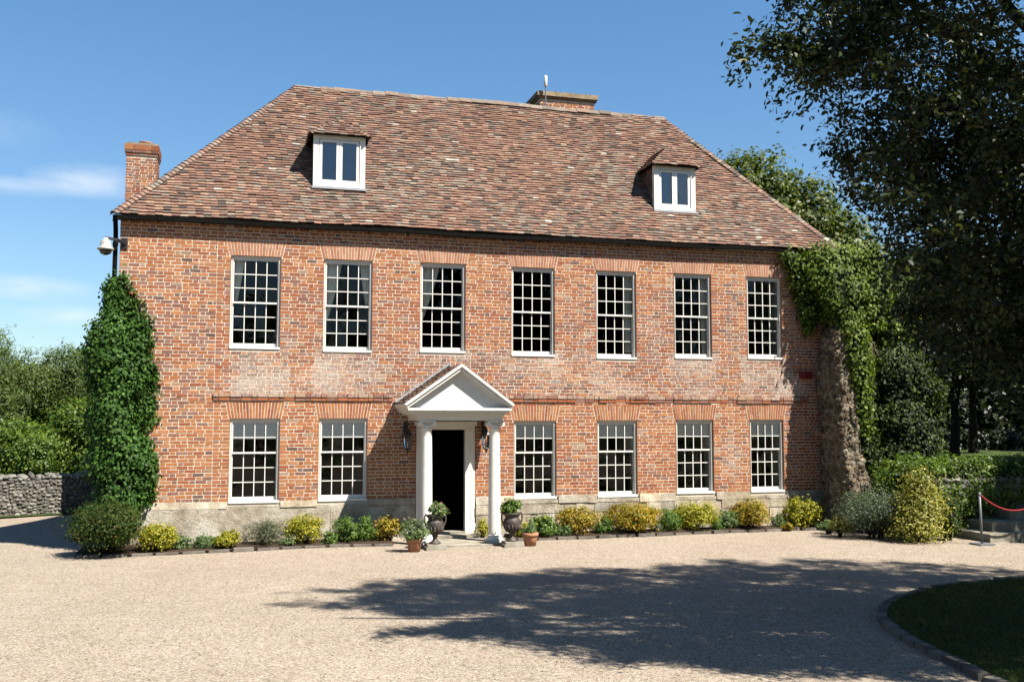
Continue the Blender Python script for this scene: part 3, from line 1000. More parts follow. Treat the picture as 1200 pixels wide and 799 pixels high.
def window(w, top_rows, bot_rows, extras):
    u0, u1, z0, z1 = w
    fw = .036
    zs = z0 + .066
    f = MB()
    for a, b in ((u0 + .006, u0 + fw), (u1 - fw, u1 - .006)): f.box(a, b, .046, .165, zs - .03, z1 - .004)
    f.box(u0 + fw, u1 - fw, .046, .165, z1 - .055, z1 - .004)
    f.box(u0 + fw, u0 + fw + .012, .036, .055, zs, z1 - .055); f.box(u1 - fw - .012, u1 - fw, .036, .055, zs, z1 - .055)
    win = f.build('window', M_OLDWHITE, house, ((u0 + u1) / 2, .1, z0))
    s = MB()
    s.hexa([(u0 + .004, -.022, z0 + .012), (u1 - .004, -.022, z0 + .012), (u1 - .004, .187, z0 + .004), (u0 + .004, .187, z0 + .004), (u0 + .004, -.022, z0 + .056), (u1 - .004, -.022, z0 + .056), (u1 - .004, .187, z0 + .074), (u0 + .004, .187, z0 + .074)])
    s.build('sill', M_WHITE, win)
    iu0, iu1 = u0 + fw, u1 - fw; iz0, iz1 = zs + .004, z1 - .058
    tot = top_rows + bot_rows; zm = iz1 - (iz1 - iz0) * top_rows / tot
    pn = MB()
    for za, zb, ya, yb, rows, br in ((zm - .02, iz1, .066, .102, top_rows, .034), (iz0, zm + .02, .106, .144, bot_rows, .062)):
        q = MB(); st = .033
        q.box(iu0 + .002, iu0 + st, ya, yb, za, zb); q.box(iu1 - st, iu1 - .002, ya, yb, za, zb)
        q.box(iu0 + st, iu1 - st, ya, yb, za, za + br); q.box(iu0 + st, iu1 - st, ya, yb, zb - .032, zb)
        gu0, gu1, gz0, gz1 = iu0 + st, iu1 - st, za + br, zb - .032
        for i in range(1, 4):
            u = gu0 + (gu1 - gu0) * i / 4; q.box(u - .0085, u + .0085, ya + .004, yb - .004, gz0, gz1)
        for i in range(1, rows):
            z = gz0 + (gz1 - gz0) * i / rows
            for k in range(4):
                a = gu0 + (gu1 - gu0) * k / 4 + .0086; b = gu0 + (gu1 - gu0) * (k + 1) / 4 - .0086
                q.box(a, b, ya + .005, yb - .005, z - .0085, z + .0085)
        q.build('sash', M_WHITE, win)
        ym = (ya + yb) / 2
        for i in range(4):
            for k in range(rows):
                a = gu0 + (gu1 - gu0) * i / 4; b = gu0 + (gu1 - gu0) * (i + 1) / 4; c = gz0 + (gz1 - gz0) * k / rows; d = gz0 + (gz1 - gz0) * (k + 1) / rows
                j = [rng.uniform(-.0045, .0045) for _ in range(3)]
                pn.quad((a, ym + j[0], c), (b, ym + j[1], c), (b, ym + j[1] + j[2], d), (a, ym + j[0] + j[2], d))
    pn.build('pane', M_GLASS, win)
    if 'blind' in extras:
        b = MB(); zb = iz1 - (iz1 - iz0) * extras['blind']
        b.box(iu0 + .02, iu1 - .02, .108, .112, zb, iz1); b.box(iu0 + .02, iu1 - .02, .105, .116, zb - .02, zb)
        b.tube([(iu0, .155, iz1 - .02), (iu1, .155, iz1 - .02)], .02, 8)
        b.build('blind', M_BLIND, win)
    for side, top, bot, zend in extras.get('curtain', ()):
        c = MB(); n = 18; rows = 10; vs = []
        for j in range(rows + 1):
            t = j / rows; z = iz1 - (iz1 - zend) * t; wd = top + (bot - top) * t ** 1.2
            for i in range(n + 1):
                s_ = i / n; x = iu0 + .01 + wd * s_ if side < 0 else iu1 - .01 - wd * s_
                vs.append((x, .195 + .016 * math.sin(s_ * 22 + .6 * t), z))
        fs = [(j * (n + 1) + i, j * (n + 1) + i + 1, (j + 1) * (n + 1) + i + 1, (j + 1) * (n + 1) + i) for j in range(rows) for i in range(n)]
        c.add(vs, fs); c.build('curtain', M_CURT, win, smooth=True)
    if 'shutter' in extras:
        d = MB(); k = extras['shutter']
        d.hexa([(u1 - .055, .20, z0 + .09), (u1 - .02, .20, z0 + .09), (u1 + .02, .20 + k, z0 + .09), (u1 - .015, .20 + k, z0 + .09), (u1 - .055, .20, z1 - .05), (u1 - .02, .20, z1 - .05), (u1 + .02, .20 + k, z1 - .05), (u1 - .015, .20 + k, z1 - .05)])
        d.build('shutter', M_SHUT, win)


EX_UP = [{'curtain': [(-1, .22, .10, 4.9)]}, {'curtain': [(-1, .34, .06, 4.55), (1, .2, .08, 4.9)]}, {'curtain': [(-1, .40, .05, 4.6)]}, {}, {'curtain': [(1, .2, .16, 4.0)]}, {'shutter': .34, 'curtain': [(1, .17, .12, 4.0)]}, {'shutter': .40}]
EX_LO = [{'blind': .215}, {'blind': .205}, {'blind': .20}, {'blind': .2, 'shutter': .22}, {'blind': .2, 'shutter': .26}, {'blind': .19, 'shutter': .4}]
for w_, e_ in zip(UP, EX_UP): window(w_, 3, 3, e_)
for w_, e_ in zip(LO, EX_LO): window(w_, 2, 3, e_)

# ------------------------------------------------------------------ roof
TILEC = [((.385, .225, .165), 3.4), ((.335, .195, .15), 3.2), ((.285, .17, .14), 2.8), ((.44, .28, .20), 2.0), ((.38, .30, .24), 1.5), ((.31, .255, .21), 1.4), ((.15, .12, .105), .8), ((.21, .155, .13), 1.2), ((.66, .60, .53), .10)]


def tile_col(s, t):
    n = fbm(s * .4, t * .4, 2.2)
    w = [b for _, b in TILEC]
    w[4] *= math.exp(1.5 * n); w[5] *= math.exp(1.5 * n); w[0] *= math.exp(-1.2 * n)
    c = rng.choices([a for a, _ in TILEC], w)[0]; k = rng.uniform(.78, 1.2)
    return (c[0] * k, c[1] * k, c[2] * k, 0)


def tiles(mb, A, B, C, D, gauge=.090, width=.158, thick=.026, wav=1.0, seed=0.0):
    """rows of tiles over the trapezium with eave A-B and top D-C (D above A)"""
    A, B, C, D = map(Vector, (A, B, C, D))
    U = (B - A).normalized(); nrm = U.cross((D - A) if (D - A).length > .01 else (C - A)).normalized()
    S = nrm.cross(U).normalized()
    if S.z < 0: S = -S; nrm = -nrm
    if nrm.z < 0: nrm = -nrm
    H = max((D - A).dot(S), (C - A).dot(S)); n = int(H / gauge)
    la, lb = 0.0, (B - A).dot(U); ld, lc = (D - A).dot(U), (C - A).dot(U)
    def bounds(t): f = t / H; return la + (ld - la) * f, lb + (lc - lb) * f
    def und(s, t): return wav * (.044 * fbm(s * .45 + seed, t * .5, 7.0, 2) + .006 * fbm(s * 2.3 + seed, t * 2.5, 1.0, 2))
    for r in range(n):
        t0 = r * gauge; t1 = min(t0 + gauge * 1.45, H)
        l0, r0 = bounds(t0); l1, r1 = bounds(t1)
        x = min(l0, l1) - width - (r % 2) * width * .5 + rng.uniform(-.02, .02)
        while x < max(r0, r1):
            w = width + rng.uniform(-.012, .008); e = x + w - .003
            a0, b0 = max(x, l0), min(e, r0); a1, b1 = max(x, l1), min(e, r1)
            if b0 - a0 > .015:
                if b1 - a1 < .01:
                    mid = min(max((a0 + b0) / 2, l1), r1); a1 = mid - .003; b1 = mid + .003
                sag = wav * .012 * fbm(x * .6 + seed, t0 * .3, 4.4, 2)
                dt0 = sag + rng.uniform(-.014, .014); dt1 = sag; lift = thick + rng.uniform(.0, .014)
                tl = rng.uniform(-.006, .006)
                def pt(s, t, h): return A + U * s + S * t + nrm * (h + und(s, t))
                top = [pt(a0, t0 + dt0 - tl, lift + .012), pt(b0, t0 + dt0 + tl, lift + .012), pt(b1, t1 + dt1, .006), pt(a1, t1 + dt1, .006)]
                bot = [pt(a0, t0 + dt0 - tl, lift + .012 - thick), pt(b0, t0 + dt0 + tl, lift + .012 - thick)]
                c = tile_col(x + seed, t0)
                mb.add(top + bot, [(0, 1, 2, 3), (4, 5, 1, 0), (4, 0, 3), (5, 2, 1)], c)
            x += w
    # boarding under the tiles
    q = [A - nrm * .02, B - nrm * .02, C - nrm * .02, D - nrm * .02]
    mb.add(q, [(0, 1, 2, 3)], (.05, .04, .035, 0))


def hip_run(mb, a, b, step=.105, w=.12, drop=.075, lift=.03):
    a, b = Vector(a), Vector(b); d = (b - a).normalized(); L = (b - a).length
    side = d.cross(Vector((0, 0, 1))).normalized(); up = side.cross(d).normalized()
    x = 0
    while x < L:
        p = a + d * x; q = a + d * min(x + step * 1.5, L)
        g = rng.uniform(-.008, .008); c = tile_col(x * 3, 1.0)
        c = (c[0] * .95 + .03, c[1] * .95 + .03, c[2] * .95 + .03, 0)
        h0 = lift + .030 + g; h1 = lift
        prof = [(-w, -drop), (-w * .45, -.012), (0, 0), (w * .45, -.012), (w, -drop)]
        top = [p + side * u + up * (h0 + v) for u, v in prof] + [q + side * u * .8 + up * (h1 + v) for u, v in prof] + [p + side * u * .96 + up * (h0 + v - .022) for u, v in prof]
        fs = [(i, i + 1, 5 + i + 1, 5 + i) for i in range(4)] + [(10 + i, 11 + i, i + 1, i) for i in range(4)]
        mb.add(top, fs, c)
        x += step


EL, ER, EY, RY, RZ = -2.42, 13.88, -.17, 3.1, 10.47
RL, RR = (1.215, RY, RZ), (10.70, RY, RZ)
BY = 2 * RY - EY
rf = MB()
tiles(rf, (EL, EY, ZE), (ER, EY, ZE), RR, RL)
tiles(rf, (ER, EY, ZE), (ER, BY, ZE), RR, RR, seed=57, width=.2, gauge=.13)
tiles(rf, (ER, BY, ZE), (.95, BY, ZE), (1.32, RY, RZ), RR, seed=83, width=.3, gauge=.2)
roof = rf.build('roof', M_TILE, house, (5.6, RY, ZE))
for e, t in (((EL, EY, ZE), RL), ((ER, EY, ZE), RR), ((ER, BY, ZE), RR)):
    hp = MB(); hip_run(hp, e, t); hp.build('hip_tiles', M_TILE, roof)
rd = MB(); x = RL[0] - .05
while x < RR[0] + .05:
    c = tile_col(x, 2); c = tuple(k * .5 + q for k, q in zip(c[:3], (.17, .145, .12))) + (0,)
    j = rng.uniform(-.012, .012) + .045 * fbm(x * .45, 8.8); e = x + .32
    pr = [(-.13, -.10), (-.09, -.02), (-.04, .015), (.04, .015), (.09, -.02), (.13, -.10)]
    vs = [(x, RY + a, RZ + b + .03 + j) for a, b in pr] + [(e, RY + a, RZ + b + .022 + j) for a, b in pr]
    rd.add(vs, [(i, i + 1, 7 + i, 6 + i) for i in range(5)] + [(0, 1, 2, 3, 4, 5), (11, 10, 9, 8, 7, 6)], c)
    x += .31
rd.build('ridge_tiles', M_TILE, roof)

# eaves: soffit, gutter, down pipe
g = MB()
for (a, b) in (((EL - .01, EY + .035, 6.43), (ER + .01, EY + .035, 6.46)),):
    pts = [Vector(a).lerp(Vector(b), t) + Vector((0, 0, .012 * math.sin(t * 23) + .01 * math.sin(t * 9))) for t in np.linspace(0, 1, 40)]
    for p, q in zip(pts, pts[1:]): g.bar(p, q, .105, .085)
    for k in range(17):
        p = pts[int(k * 39 / 16)]; g.box(p.x - .015, p.x + .015, p.y + .02, .0, p.z - .055, p.z - .043)
g.box(ER - .07, ER + .03, EY, BY, 6.41, 6.49)
g.build('gutter', M_GUTTER, house)
g = MB(); g.box(XL - .08, XR + .1, -.12, -.006, 6.475, 6.49); g.build('soffit', M_GUTTER, house)
g = MB()
g.tube([(XL - .09, -.09, 6.40), (XL - .09, .02, 6.22), (XL - .09, .05, 6.1), (XL - .09, .05, .05)], .045, 10)
for z in (5.9, 4.2, 2.4, .8): g.lathe([(.055, 0), (.055, .06)], 10, (XL - .09, .05, z))
g.build('drain_pipe', M_GUTTER, house, smooth=False)


w = MB(); w.box(-2.7, .995, 6.3, 9.5, -.1, 3.0, mi=1)
bricks(w, (-2.7, 6.3, 0), (0, 1, 0), (-1, 0, 0), 3.2, 0, 3.0, [], [], lambda u, z: brick_col(-1, z), 0)
bricks(w, (-2.7, 6.3, 0), (1, 0, 0), (0, -1, 0), 3.69, 0, 3.0, [], [], lambda u, z: brick_col(-1, z), 0)
wing = w.build('rear_wing', [M_BRICK, M_MORTAR], house)
w = MB(); tiles(w, (-2.9, 6.1, 3.0), (1.0, 6.1, 3.0), (1.0, 7.9, 4.4), (-2.9, 7.9, 4.4), width=.3, gauge=.2); tiles(w, (1.0, 9.7, 3.0), (-2.9, 9.7, 3.0), (-2.9, 7.9, 4.4), (1.0, 7.9, 4.4), width=.3, gauge=.2)
w.add([(-2.7, 6.3, 3.0), (-2.7, 9.5, 3.0), (-2.7, 7.9, 4.35)], [(0, 1, 2)], (.4, .2, .12, .1))
w.build('wing_roof', M_TILE, wing)


def dormer(u0, u1, zs, zt, apex, lean):
    yf = .57; uc = (u0 + u1) / 2
    k = (RZ - ZE) / (RY - EY)
    yr = lambda z: (z - ZE) / k + EY
    f = MB()
    f.box(u0, u0 + .12, yf - .03, yf + .08, zs, zt); f.box(u1 - .12, u1, yf - .03, yf + .08, zs, zt)
    f.box(u0 + .12, u1 - .12, yf - .03, yf + .08, zt - .09, zt); f.box(u0 + .12, u1 - .12, yf - .035, yf + .08, zs, zs + .075)
    d = f.build('dormer', M_OLDWHITE, house, (uc, yf, zs))
    for u, s in ((u0 + .03, -1), (u1 - .03, 1)):      # tile hung cheeks
        b = MB()
        th = .03 * s
        pts = [(yf + .02, zs - .12), (yr(zt) + .05, zt), (yf + .02, zt)]
        b.add([(u, y, z) for y, z in pts] + [(u - th, y, z) for y, z in pts], [(0, 1, 2), (5, 4, 3), (0, 2, 5, 3), (0, 3, 4, 1), (1, 4, 5, 2)], (.16, .085, .06, 0))
        n = int((zt - zs) / .1)
        for r in range(n + 1):
            z = zs - .08 + r * .1; y = yf + .05; ye = yr(z)
            while y < ye:
                x0 = u + .012 * s; x1 = u + .002 * s
                b.add([(x0, y, z), (x0, y + .14, z), (x1, y + .14, z + .11), (x1, y, z + .11), (u, y, z), (u, y + .14, z)], [(0, 1, 2, 3), (4, 5, 1, 0)], tuple(q * .75 for q in tile_col(y, z)[:3]) + (0,))
                y += .147
        b.build('dormer_cheek', M_TILE, d)
    f = MB(); f.box(u0 - .03, u1 + .03, yf - .10, yf + .05, zs - .055, zs - .006); f.build('sill', M_LEAD, d)
    f = MB()
    f.hexa([(u0 - .08, yf - .42, zs - .30 * k - .075), (u1 + .08, yf - .42, zs - .30 * k - .075), (u1 + .08, yf - .06, zs - .06), (u0 - .08, yf - .06, zs - .06), (u0 - .08, yf - .42, zs - .30 * k - .06), (u1 + .08, yf - .42, zs - .30 * k - .06), (u1 + .08, yf - .06, zs - .05), (u0 - .08, yf - .06, zs - .05)])
    pz, a0, a1 = zs + .085, u0 + .13, u1 - .13
    for p, q in ((a0, uc - .004), (uc + .004, a1)):
        c = MB(); y0, y1 = yf - .012, yf + .03
        c.box(p, p + .06, y0, y1, pz, zt - .10); c.box(q - .06, q, y0, y1, pz, zt - .10)
        c.box(p + .06, q - .06, y0, y1, pz, pz + .075); c.box(p + .06, q - .06, y0, y1, zt - .155, zt - .10)
        cs = c.build('casement', M_OLDWHITE, d)
    g_ = MB()
    for p, q, t in ((a0 + .06, uc - .064, .012), (uc + .064, a1 - .06, -.008)):
        g_.quad((p, yf + .008, pz + .075), (q, yf + .008 + t * .3, pz + .075), (q, yf + .008 + t, zt - .155), (p, yf + .008 + t * .6, zt - .155))
    g_.build('pane', M_DGLASS, d)
    # pale sheet behind the panes, its colour standing in for reflected sky
    g_ = MB(); g_.box(u0 + .13, u1 - .13, yf + .09, yf + .10, zs + .08, zt - .1); g_.build('sky_reflection_sheet', simple('reflected_sky_tint', (.40, .42, .52), .9, .1), d)
    r_ = MB(); za = zt + .01; o = .09
    ax = apex[0]; az = apex[1]; ay = yf + .46
    tiles(r_, (u0 - o, yf - .13, za - .03), (u1 + o, yf - .13, za - .03), (ax, ay, az), (ax, ay, az), gauge=.1, wav=.6, seed=u0)
    tiles(r_, (u0 - o, yr(za) + .15, za - .03), (u0 - o, yf - .13, za - .03), (ax, ay, az), (ax, yr(az) + .1, az), gauge=.1, wav=.5, seed=u0 + 5)
    tiles(r_, (u1 + o, yf - .13, za - .03), (u1 + o, yr(za) + .15, za - .03), (ax, yr(az) + .1, az), (ax, ay, az), gauge=.1, wav=.5, seed=u0 + 9)
    hip_run(r_, (u0 - o, yf - .13, za - .03), (ax, ay, az), w=.08, drop=.05, lift=.015)
    hip_run(r_, (u1 + o, yf - .13, za - .03), (ax, ay, az), w=.08, drop=.05, lift=.015)
    hip_run(r_, (ax, ay, az), (ax, yr(az), az), w=.09, drop=.05, lift=.015)
    r_.build('dormer_roof', M_TILE, d)


dormer(1.46, 2.57, 7.46, 8.60, (2.02, 9.10), 0)
dormer(9.35, 10.41, 7.40, 8.47, (9.93, 9.07), 0)


def chimney(x0, x1, y0, y1, z0, z1, steps, pots, stone):
    m = MB(); m.box(x0, x1, y0, y1, z0, z1, mi=1)
    cf = lambda u, z: tuple(q * .85 for q in brick_col(5, 4.5)[:3]) + (.08,) if rng.random() < .7 else brick_col(-1, 4.5)
    for O, U, N, L in (((x0, y0, 0), (1, 0, 0), (0, -1, 0), x1 - x0), ((x0, y0, 0), (0, 1, 0), (-1, 0, 0), y1 - y0), ((x1, y0, 0), (0, 1, 0), (1, 0, 0), y1 - y0), ((x0, y1, 0), (1, 0, 0), (0, 1, 0), x1 - x0)):
        bricks(m, O, U, N, L, z0, z1 - .01, [], [], cf, 0)
    c = m.build('chimney', [M_BRICK, M_MORTAR], house, ((x0 + x1) / 2, (y0 + y1) / 2, z0))
    q = MB(); z = z1
    for o, h in steps:
        x = x0 - o
        for O, U, N, L in (((x0 - o, y0 - o, 0), (1, 0, 0), (0, -1, 0), x1 - x0 + 2 * o), ((x0 - o, y0 - o, 0), (0, 1, 0), (-1, 0, 0), y1 - y0 + 2 * o), ((x1 + o, y0 - o, 0), (0, 1, 0), (1, 0, 0), y1 - y0 + 2 * o)):
            bricks(q, O, U, N, L, z, z + h + .001, [], [], cf, 0, course=h)
        q.box(x0 - o, x1 + o, y0 - o, y1 + o, z, z + h - .004, (.2, .15, .11, .3))
        z += h
    q.build('chimney_cap', M_BRICK, c)
    if stone:
        q = MB(); o, h = stone
        n = 10
        for i in range(n):
            a = x0 - o + (x1 - x0 + 2 * o) * i / n; b = x0 - o + (x1 - x0 + 2 * o) * (i + 1) / n
            j = lambda: rng.uniform(-.012, .012)
            q.hexa([(a, y0 - o, z), (b, y0 - o, z), (b, y1 + o, z), (a, y1 + o, z), (a, y0 - o + .02 + j(), z + h + j()), (b, y0 - o + .02 + j(), z + h + j()), (b, y1 + o, z + h), (a, y1 + o, z + h)], (.74, .62, .48, 0))
        q.build('flaunching', M_STEP, c); z += h
    for px, py, r, h in pots:
        q = MB(); q.lathe([(r * .8, -.02), (r * .85, h * .5), (r * 1.05, h * .8), (r * 1.1, h), (r * .8, h)], 16, (px, py, z)); q.build('chimney_pot', M_TERRA, c, smooth=True)


chimney(-2.92, -2.17, 6.4, 7.2, 2.6, 9.36, [(.02, .075), (.04, .075), (.045, .15)], [(-2.5, 6.8, .15, .12)], (.02, .05))
chimney(7.40, 8.89, 3.33, 4.5, 9.9, 10.80, [(.045, .06)], [], (.085, .13))

# ------------------------------------------------------------------ portico, door
def build_portico():
    yf = -1.28
    cL, cR = 3.66, 5.06
    p = MB()
    # entablature (architrave, frieze, cornice)
    p.box(3.46, 5.20, yf + .05, -.004, 2.46, 2.54); p.box(3.44, 5.22, yf + .03, -.004, 2.54, 2.575)
    p.box(3.33, 5.25, yf - .05, -.004, 2.575, 2.615); p.box(3.27, 5.29, yf - .11, -.004, 2.615, 2.66); p.box(3.23, 5.33, yf - .15, -.004, 2.66, 2.70)
    # raking cornice
    A, T, B = Vector((3.22, 0, 2.70)), Vector((4.30, 0, 3.46)), Vector((5.33, 0, 2.70))
    for a, b in ((A, T), (B, T)):
        d = (b - a).normalized(); n = Vector((-d.z, 0, d.x)); n = n if n.z > 0 else -n
        e = T if True else b
        for o0, o1, y0, y1 in ((.0, .055, yf - .13, -.0), (.055, .10, yf - .17, -.0), (-.05, .0, yf - .02, yf + .16)):
            a0 = a + n * o0; a1 = a + n * o1; k0 = (T.x - a0.x) / d.x; k1 = (T.x - a1.x) / d.x
            b0 = a0 + d * k0; b1 = a1 + d * k1
            p.hexa([(a0.x, y0, a0.z), (b0.x, y0, b0.z), (b0.x, y1, b0.z), (a0.x, y1, a0.z), (a1.x, y0, a1.z), (b1.x, y0, b1.z), (b1.x, y1, b1.z), (a1.x, y1, a1.z)])
    po = p.build('portico', M_COLW, house, ((cL + cR) / 2, yf / 2, 0))
    t = MB(); y0 = yf + .02
    t.add([(3.3, y0, 2.70), (5.25, y0, 2.70), (4.30, y0, 3.40), (3.3, y0 + .03, 2.70), (5.25, y0 + .03, 2.70), (4.30, y0 + .03, 3.40)], [(0, 1, 2), (5, 4, 3)])
    t.build('tympanum', M_WHITE, po)
    t = MB(); t.hexa([(3.24, yf - .14, 2.701), (5.32, yf - .14, 2.701), (5.32, yf + .15, 2.702), (3.24, yf + .15, 2.702), (3.24, yf - .14, 2.706), (5.32, yf - .14, 2.706), (5.32, yf + .15, 2.73), (3.24, yf + .15, 2.73)]); t.build('lead_flashing', M_LEAD, po)
    t = MB()
    tiles(t, (3.20, 0, 2.80), (3.20, yf - .06, 2.80), (4.30, yf - .06, 3.585), (4.30, 0, 3.585), gauge=.10, wav=.3, seed=3)
    tiles(t, (5.37, yf - .06, 2.80), (5.37, 0, 2.80), (4.30, 0, 3.585), (4.30, yf - .06, 3.585), gauge=.10, wav=.3, seed=4)
    t.build('portico_roof', M_TILE, po)
    t = MB()
    for a, b in (((3.17, -.03, 2.83), (4.30, -.03, 3.635)), ((5.40, -.03, 2.83), (4.31, -.03, 3.625))): t.bar((a[0], -.10, a[2] + .01), (b[0], -.10, b[2] + .01), .20, .03)
    t.build('lead_flashing', M_LEAD, po)
    for cx in (cL, cR):
        c = MB(); yc = yf + .19
        c.box(cx - .175, cx + .175, yc - .175, yc + .175, -.05, .07)
        prof = [(.165, .07), (.17, .09), (.165, .115), (.14, .12), (.135, .135), (.145, .15), (.145, .165), (.124, .172)]
        for i in range(15):
            s = i / 14; prof.append((.124 - .022 * s ** 1.8, .18 + 2.10 * s))
        prof += [(.115, 2.29), (.115, 2.305), (.103, 2.31), (.103, 2.345), (.135, 2.37)]
        c.lathe(prof, 32, (cx, yc, 0))
        c.box(cx - .16, cx + .16, yc - .15, yc + .15, 2.425, 2.459); c.box(cx - .135, cx + .135, yc - .11, yc + .11, 2.365, 2.425)
        for s in (-1, 1):
            c.tube([(cx + s * .135, yc - .145, 2.385), (cx + s * .135, yc + .145, 2.385)], .045, 14)
            c.tube([(cx + s * .135, yc - .152, 2.385), (cx + s * .135, yc + .152, 2.385)], .018, 10)
        o = c.build('column', M_COLW, po)
        me = o.data
        me.polygons.foreach_set('use_smooth', np.array([len(q.vertices) == 4 and q.area < .02 for q in me.polygons], dtype=bool))
    # door case
    f = MB()
    f.box(3.642, 3.86, -.035, .10, .10, 2.27); f.box(4.70, 4.898, -.035, .10, .10, 2.27); f.box(3.642, 4.898, -.035, .10, 2.27, 2.378)
    f.box(3.80, 3.87, -.055, .10, .10, 2.28); f.box(4.69, 4.75, -.055, .10, .10, 2.28)
    f.box(3.70, 3.74, -.048, .0, .10, 2.30); f.box(4.82, 4.86, -.048, .0, .10, 2.30); f.box(3.60, 4.94, -.075, -.004, 2.36, 2.44)
    f.box(3.62, 3.80, -.05, -.0, .10, .30); f.box(4.76, 4.92, -.05, -.0, .10, .30)
    f.build('door_case', M_COLW, house)
    f = MB()
    c0, s0 = math.cos(R(78)), math.sin(R(78))
    hx, hy, L = 3.88, .14, .80
    def dp(a, b, z): return (hx + a * c0 - b * s0, hy + a * s0 + b * c0, z)
    def dbox(a0, a1, b0, b1, z0, z1): f.hexa([dp(a0, b0, z0), dp(a1, b0, z0), dp(a1, b1, z0), dp(a0, b1, z0), dp(a0, b0, z1), dp(a1, b0, z1), dp(a1, b1, z1), dp(a0, b1, z1)])
    dbox(0, L, 0, .045, .13, 2.25)
    for za, zb in ((.3, .8), (.95, 1.4), (1.55, 2.1)):
        dbox(.1, .36, -.012, .0, za, zb); dbox(.45, .7, -.012, .0, za, zb)
    f.build('door', simple('door_paint', (.012, .012, .014), .4, .5), house)
    s = MB()
    s.box(3.50, 5.0, -.42, -.0, .0, .10); s.box(3.40, 5.30, -1.55, -.425, -.03, .035)
    s.box(3.87, 4.69, -.1, .2, .10, .14)
    s.build('doorstep', M_STEP, house)


build_portico()

# ------------------------------------------------------------------ wall fittings
def lantern(loc, label):
    t = thing('wall_lantern', label, 'lantern', loc, 'wall lanterns beside the door')
    x, y, z = loc
    b = MB()
    b.box(x - .05, x + .05, y - .014, y - .002, z - .02, z + .30)
    b.tube([(x, y - .01, z + .22), (x, y - .10, z + .30), (x, y - .20, z + .27), (x, y - .22, z + .17)], .011, 6)
    b.tube([(x, y - .01, z + .05), (x, y - .07, z + .10), (x, y - .10, z + .27)], .008, 6)
    b.build('bracket', M_BLACK, t)
    c = (x, y - .22, z)
    k = MB()
    k.lathe([(.012, .17), (.03, .15), (.035, .13), (.095, .06), (.115, .035), (.115, .02)], 6, c)
    k.lathe([(.07, -.27), (.075, -.25), (.07, -.24)], 6, c); k.lathe([(.006, -.36), (.02, -.33), (.012, -.31), (.045, -.27)], 6, c)
    for i in range(6):
        a = i * math.pi / 3
        k.bar((c[0] + .105 * math.cos(a), c[1] + .105 * math.sin(a), z + .02), (c[0] + .068 * math.cos(a), c[1] + .068 * math.sin(a), z - .24), .012, .012, (1, .3, .1))
    k.build('lantern_cage', M_BLACK, t)
    g = MB(); g.lathe([(.064, -.238), (.1, .018)], 6, c); g.build('pane', M_GLASS, t)
    g = MB(); g.lathe([(.012, -.235), (.012, -.13), (.008, -.125), (.004, -.10)], 8, c); g.build('candle_tube', M_OLDWHITE, t)
    return t


lantern((3.42, -.012, 2.13), 'black iron wall lantern in the shade left of the portico')
lantern((5.10, -.012, 2.13), 'black iron wall lantern between the doorway and the right portico column')

t = thing('security_camera', 'cream bell shaped security camera on a bracket at the left corner of the house', 'security camera', (-2.25, -.012, 5.95))
b = MB(); b.box(-2.27, -2.16, -.03, -.004, 5.83, 6.05); b.bar((-2.2, -.02, 5.93), (-2.34, -.18, 5.98), .05, .05); b.bar((-2.33, -.17, 5.975), (-2.55, -.26, 6.0), .045, .045); b.build('bracket', M_BLACK, t)
b = MB(); b.lathe([(.035, 6.0), (.05, 5.96), (.085, 5.94), (.10, 5.88), (.105, 5.82), (.15, 5.79), (.155, 5.76), (.12, 5.755)], 24, (-2.53, -.26, 0)); b.build('housing', M_CAMW, t, smooth=True)
b = MB(); b.lathe([(.118, 5.756), (.112, 5.72), (.085, 5.68), (.04, 5.66), (.01, 5.655)], 24, (-2.53, -.26, 0)); b.build('dome', simple('smoked_dome', (.02, .017, .014), .12, .6), t, smooth=True)

b = MB(); b.box(12.74, 13.06, -.07, -.012, 3.44, 3.62); b.box(12.76, 13.04, -.078, -.07, 3.46, 3.60)
for zz in (3.48, 3.53, 3.57): b.box(12.78, 13.02, -.083, -.078, zz, zz + .01)
tag(b.build('alarm_box', M_RED, None, (12.9, -.04, 3.5)), 'small red alarm box on the shaded brick near the right end of the house', 'alarm box')

t = thing('antenna', 'thin white aerial on a pole fixed to the ridge chimney', 'antenna', (7.50, 3.16, 10.5))
b = MB(); b.tube([(7.50, 3.16, 10.5), (7.50, 3.16, 11.12)], .014, 8); b.bar((7.50, 3.16, 10.70), (7.50, 3.24, 10.70), .02, .02); b.bar((7.50, 3.16, 10.78), (7.50, 3.21, 10.78), .02, .02); b.build('pole', M_STEEL, t)
b = MB(); b.lathe([(.02, 11.05), (.045, 11.07), (.045, 11.33), (.03, 11.35)], 14, (7.50, 3.16, 0)); b.build('aerial_tube', M_WHITE, t, smooth=True)

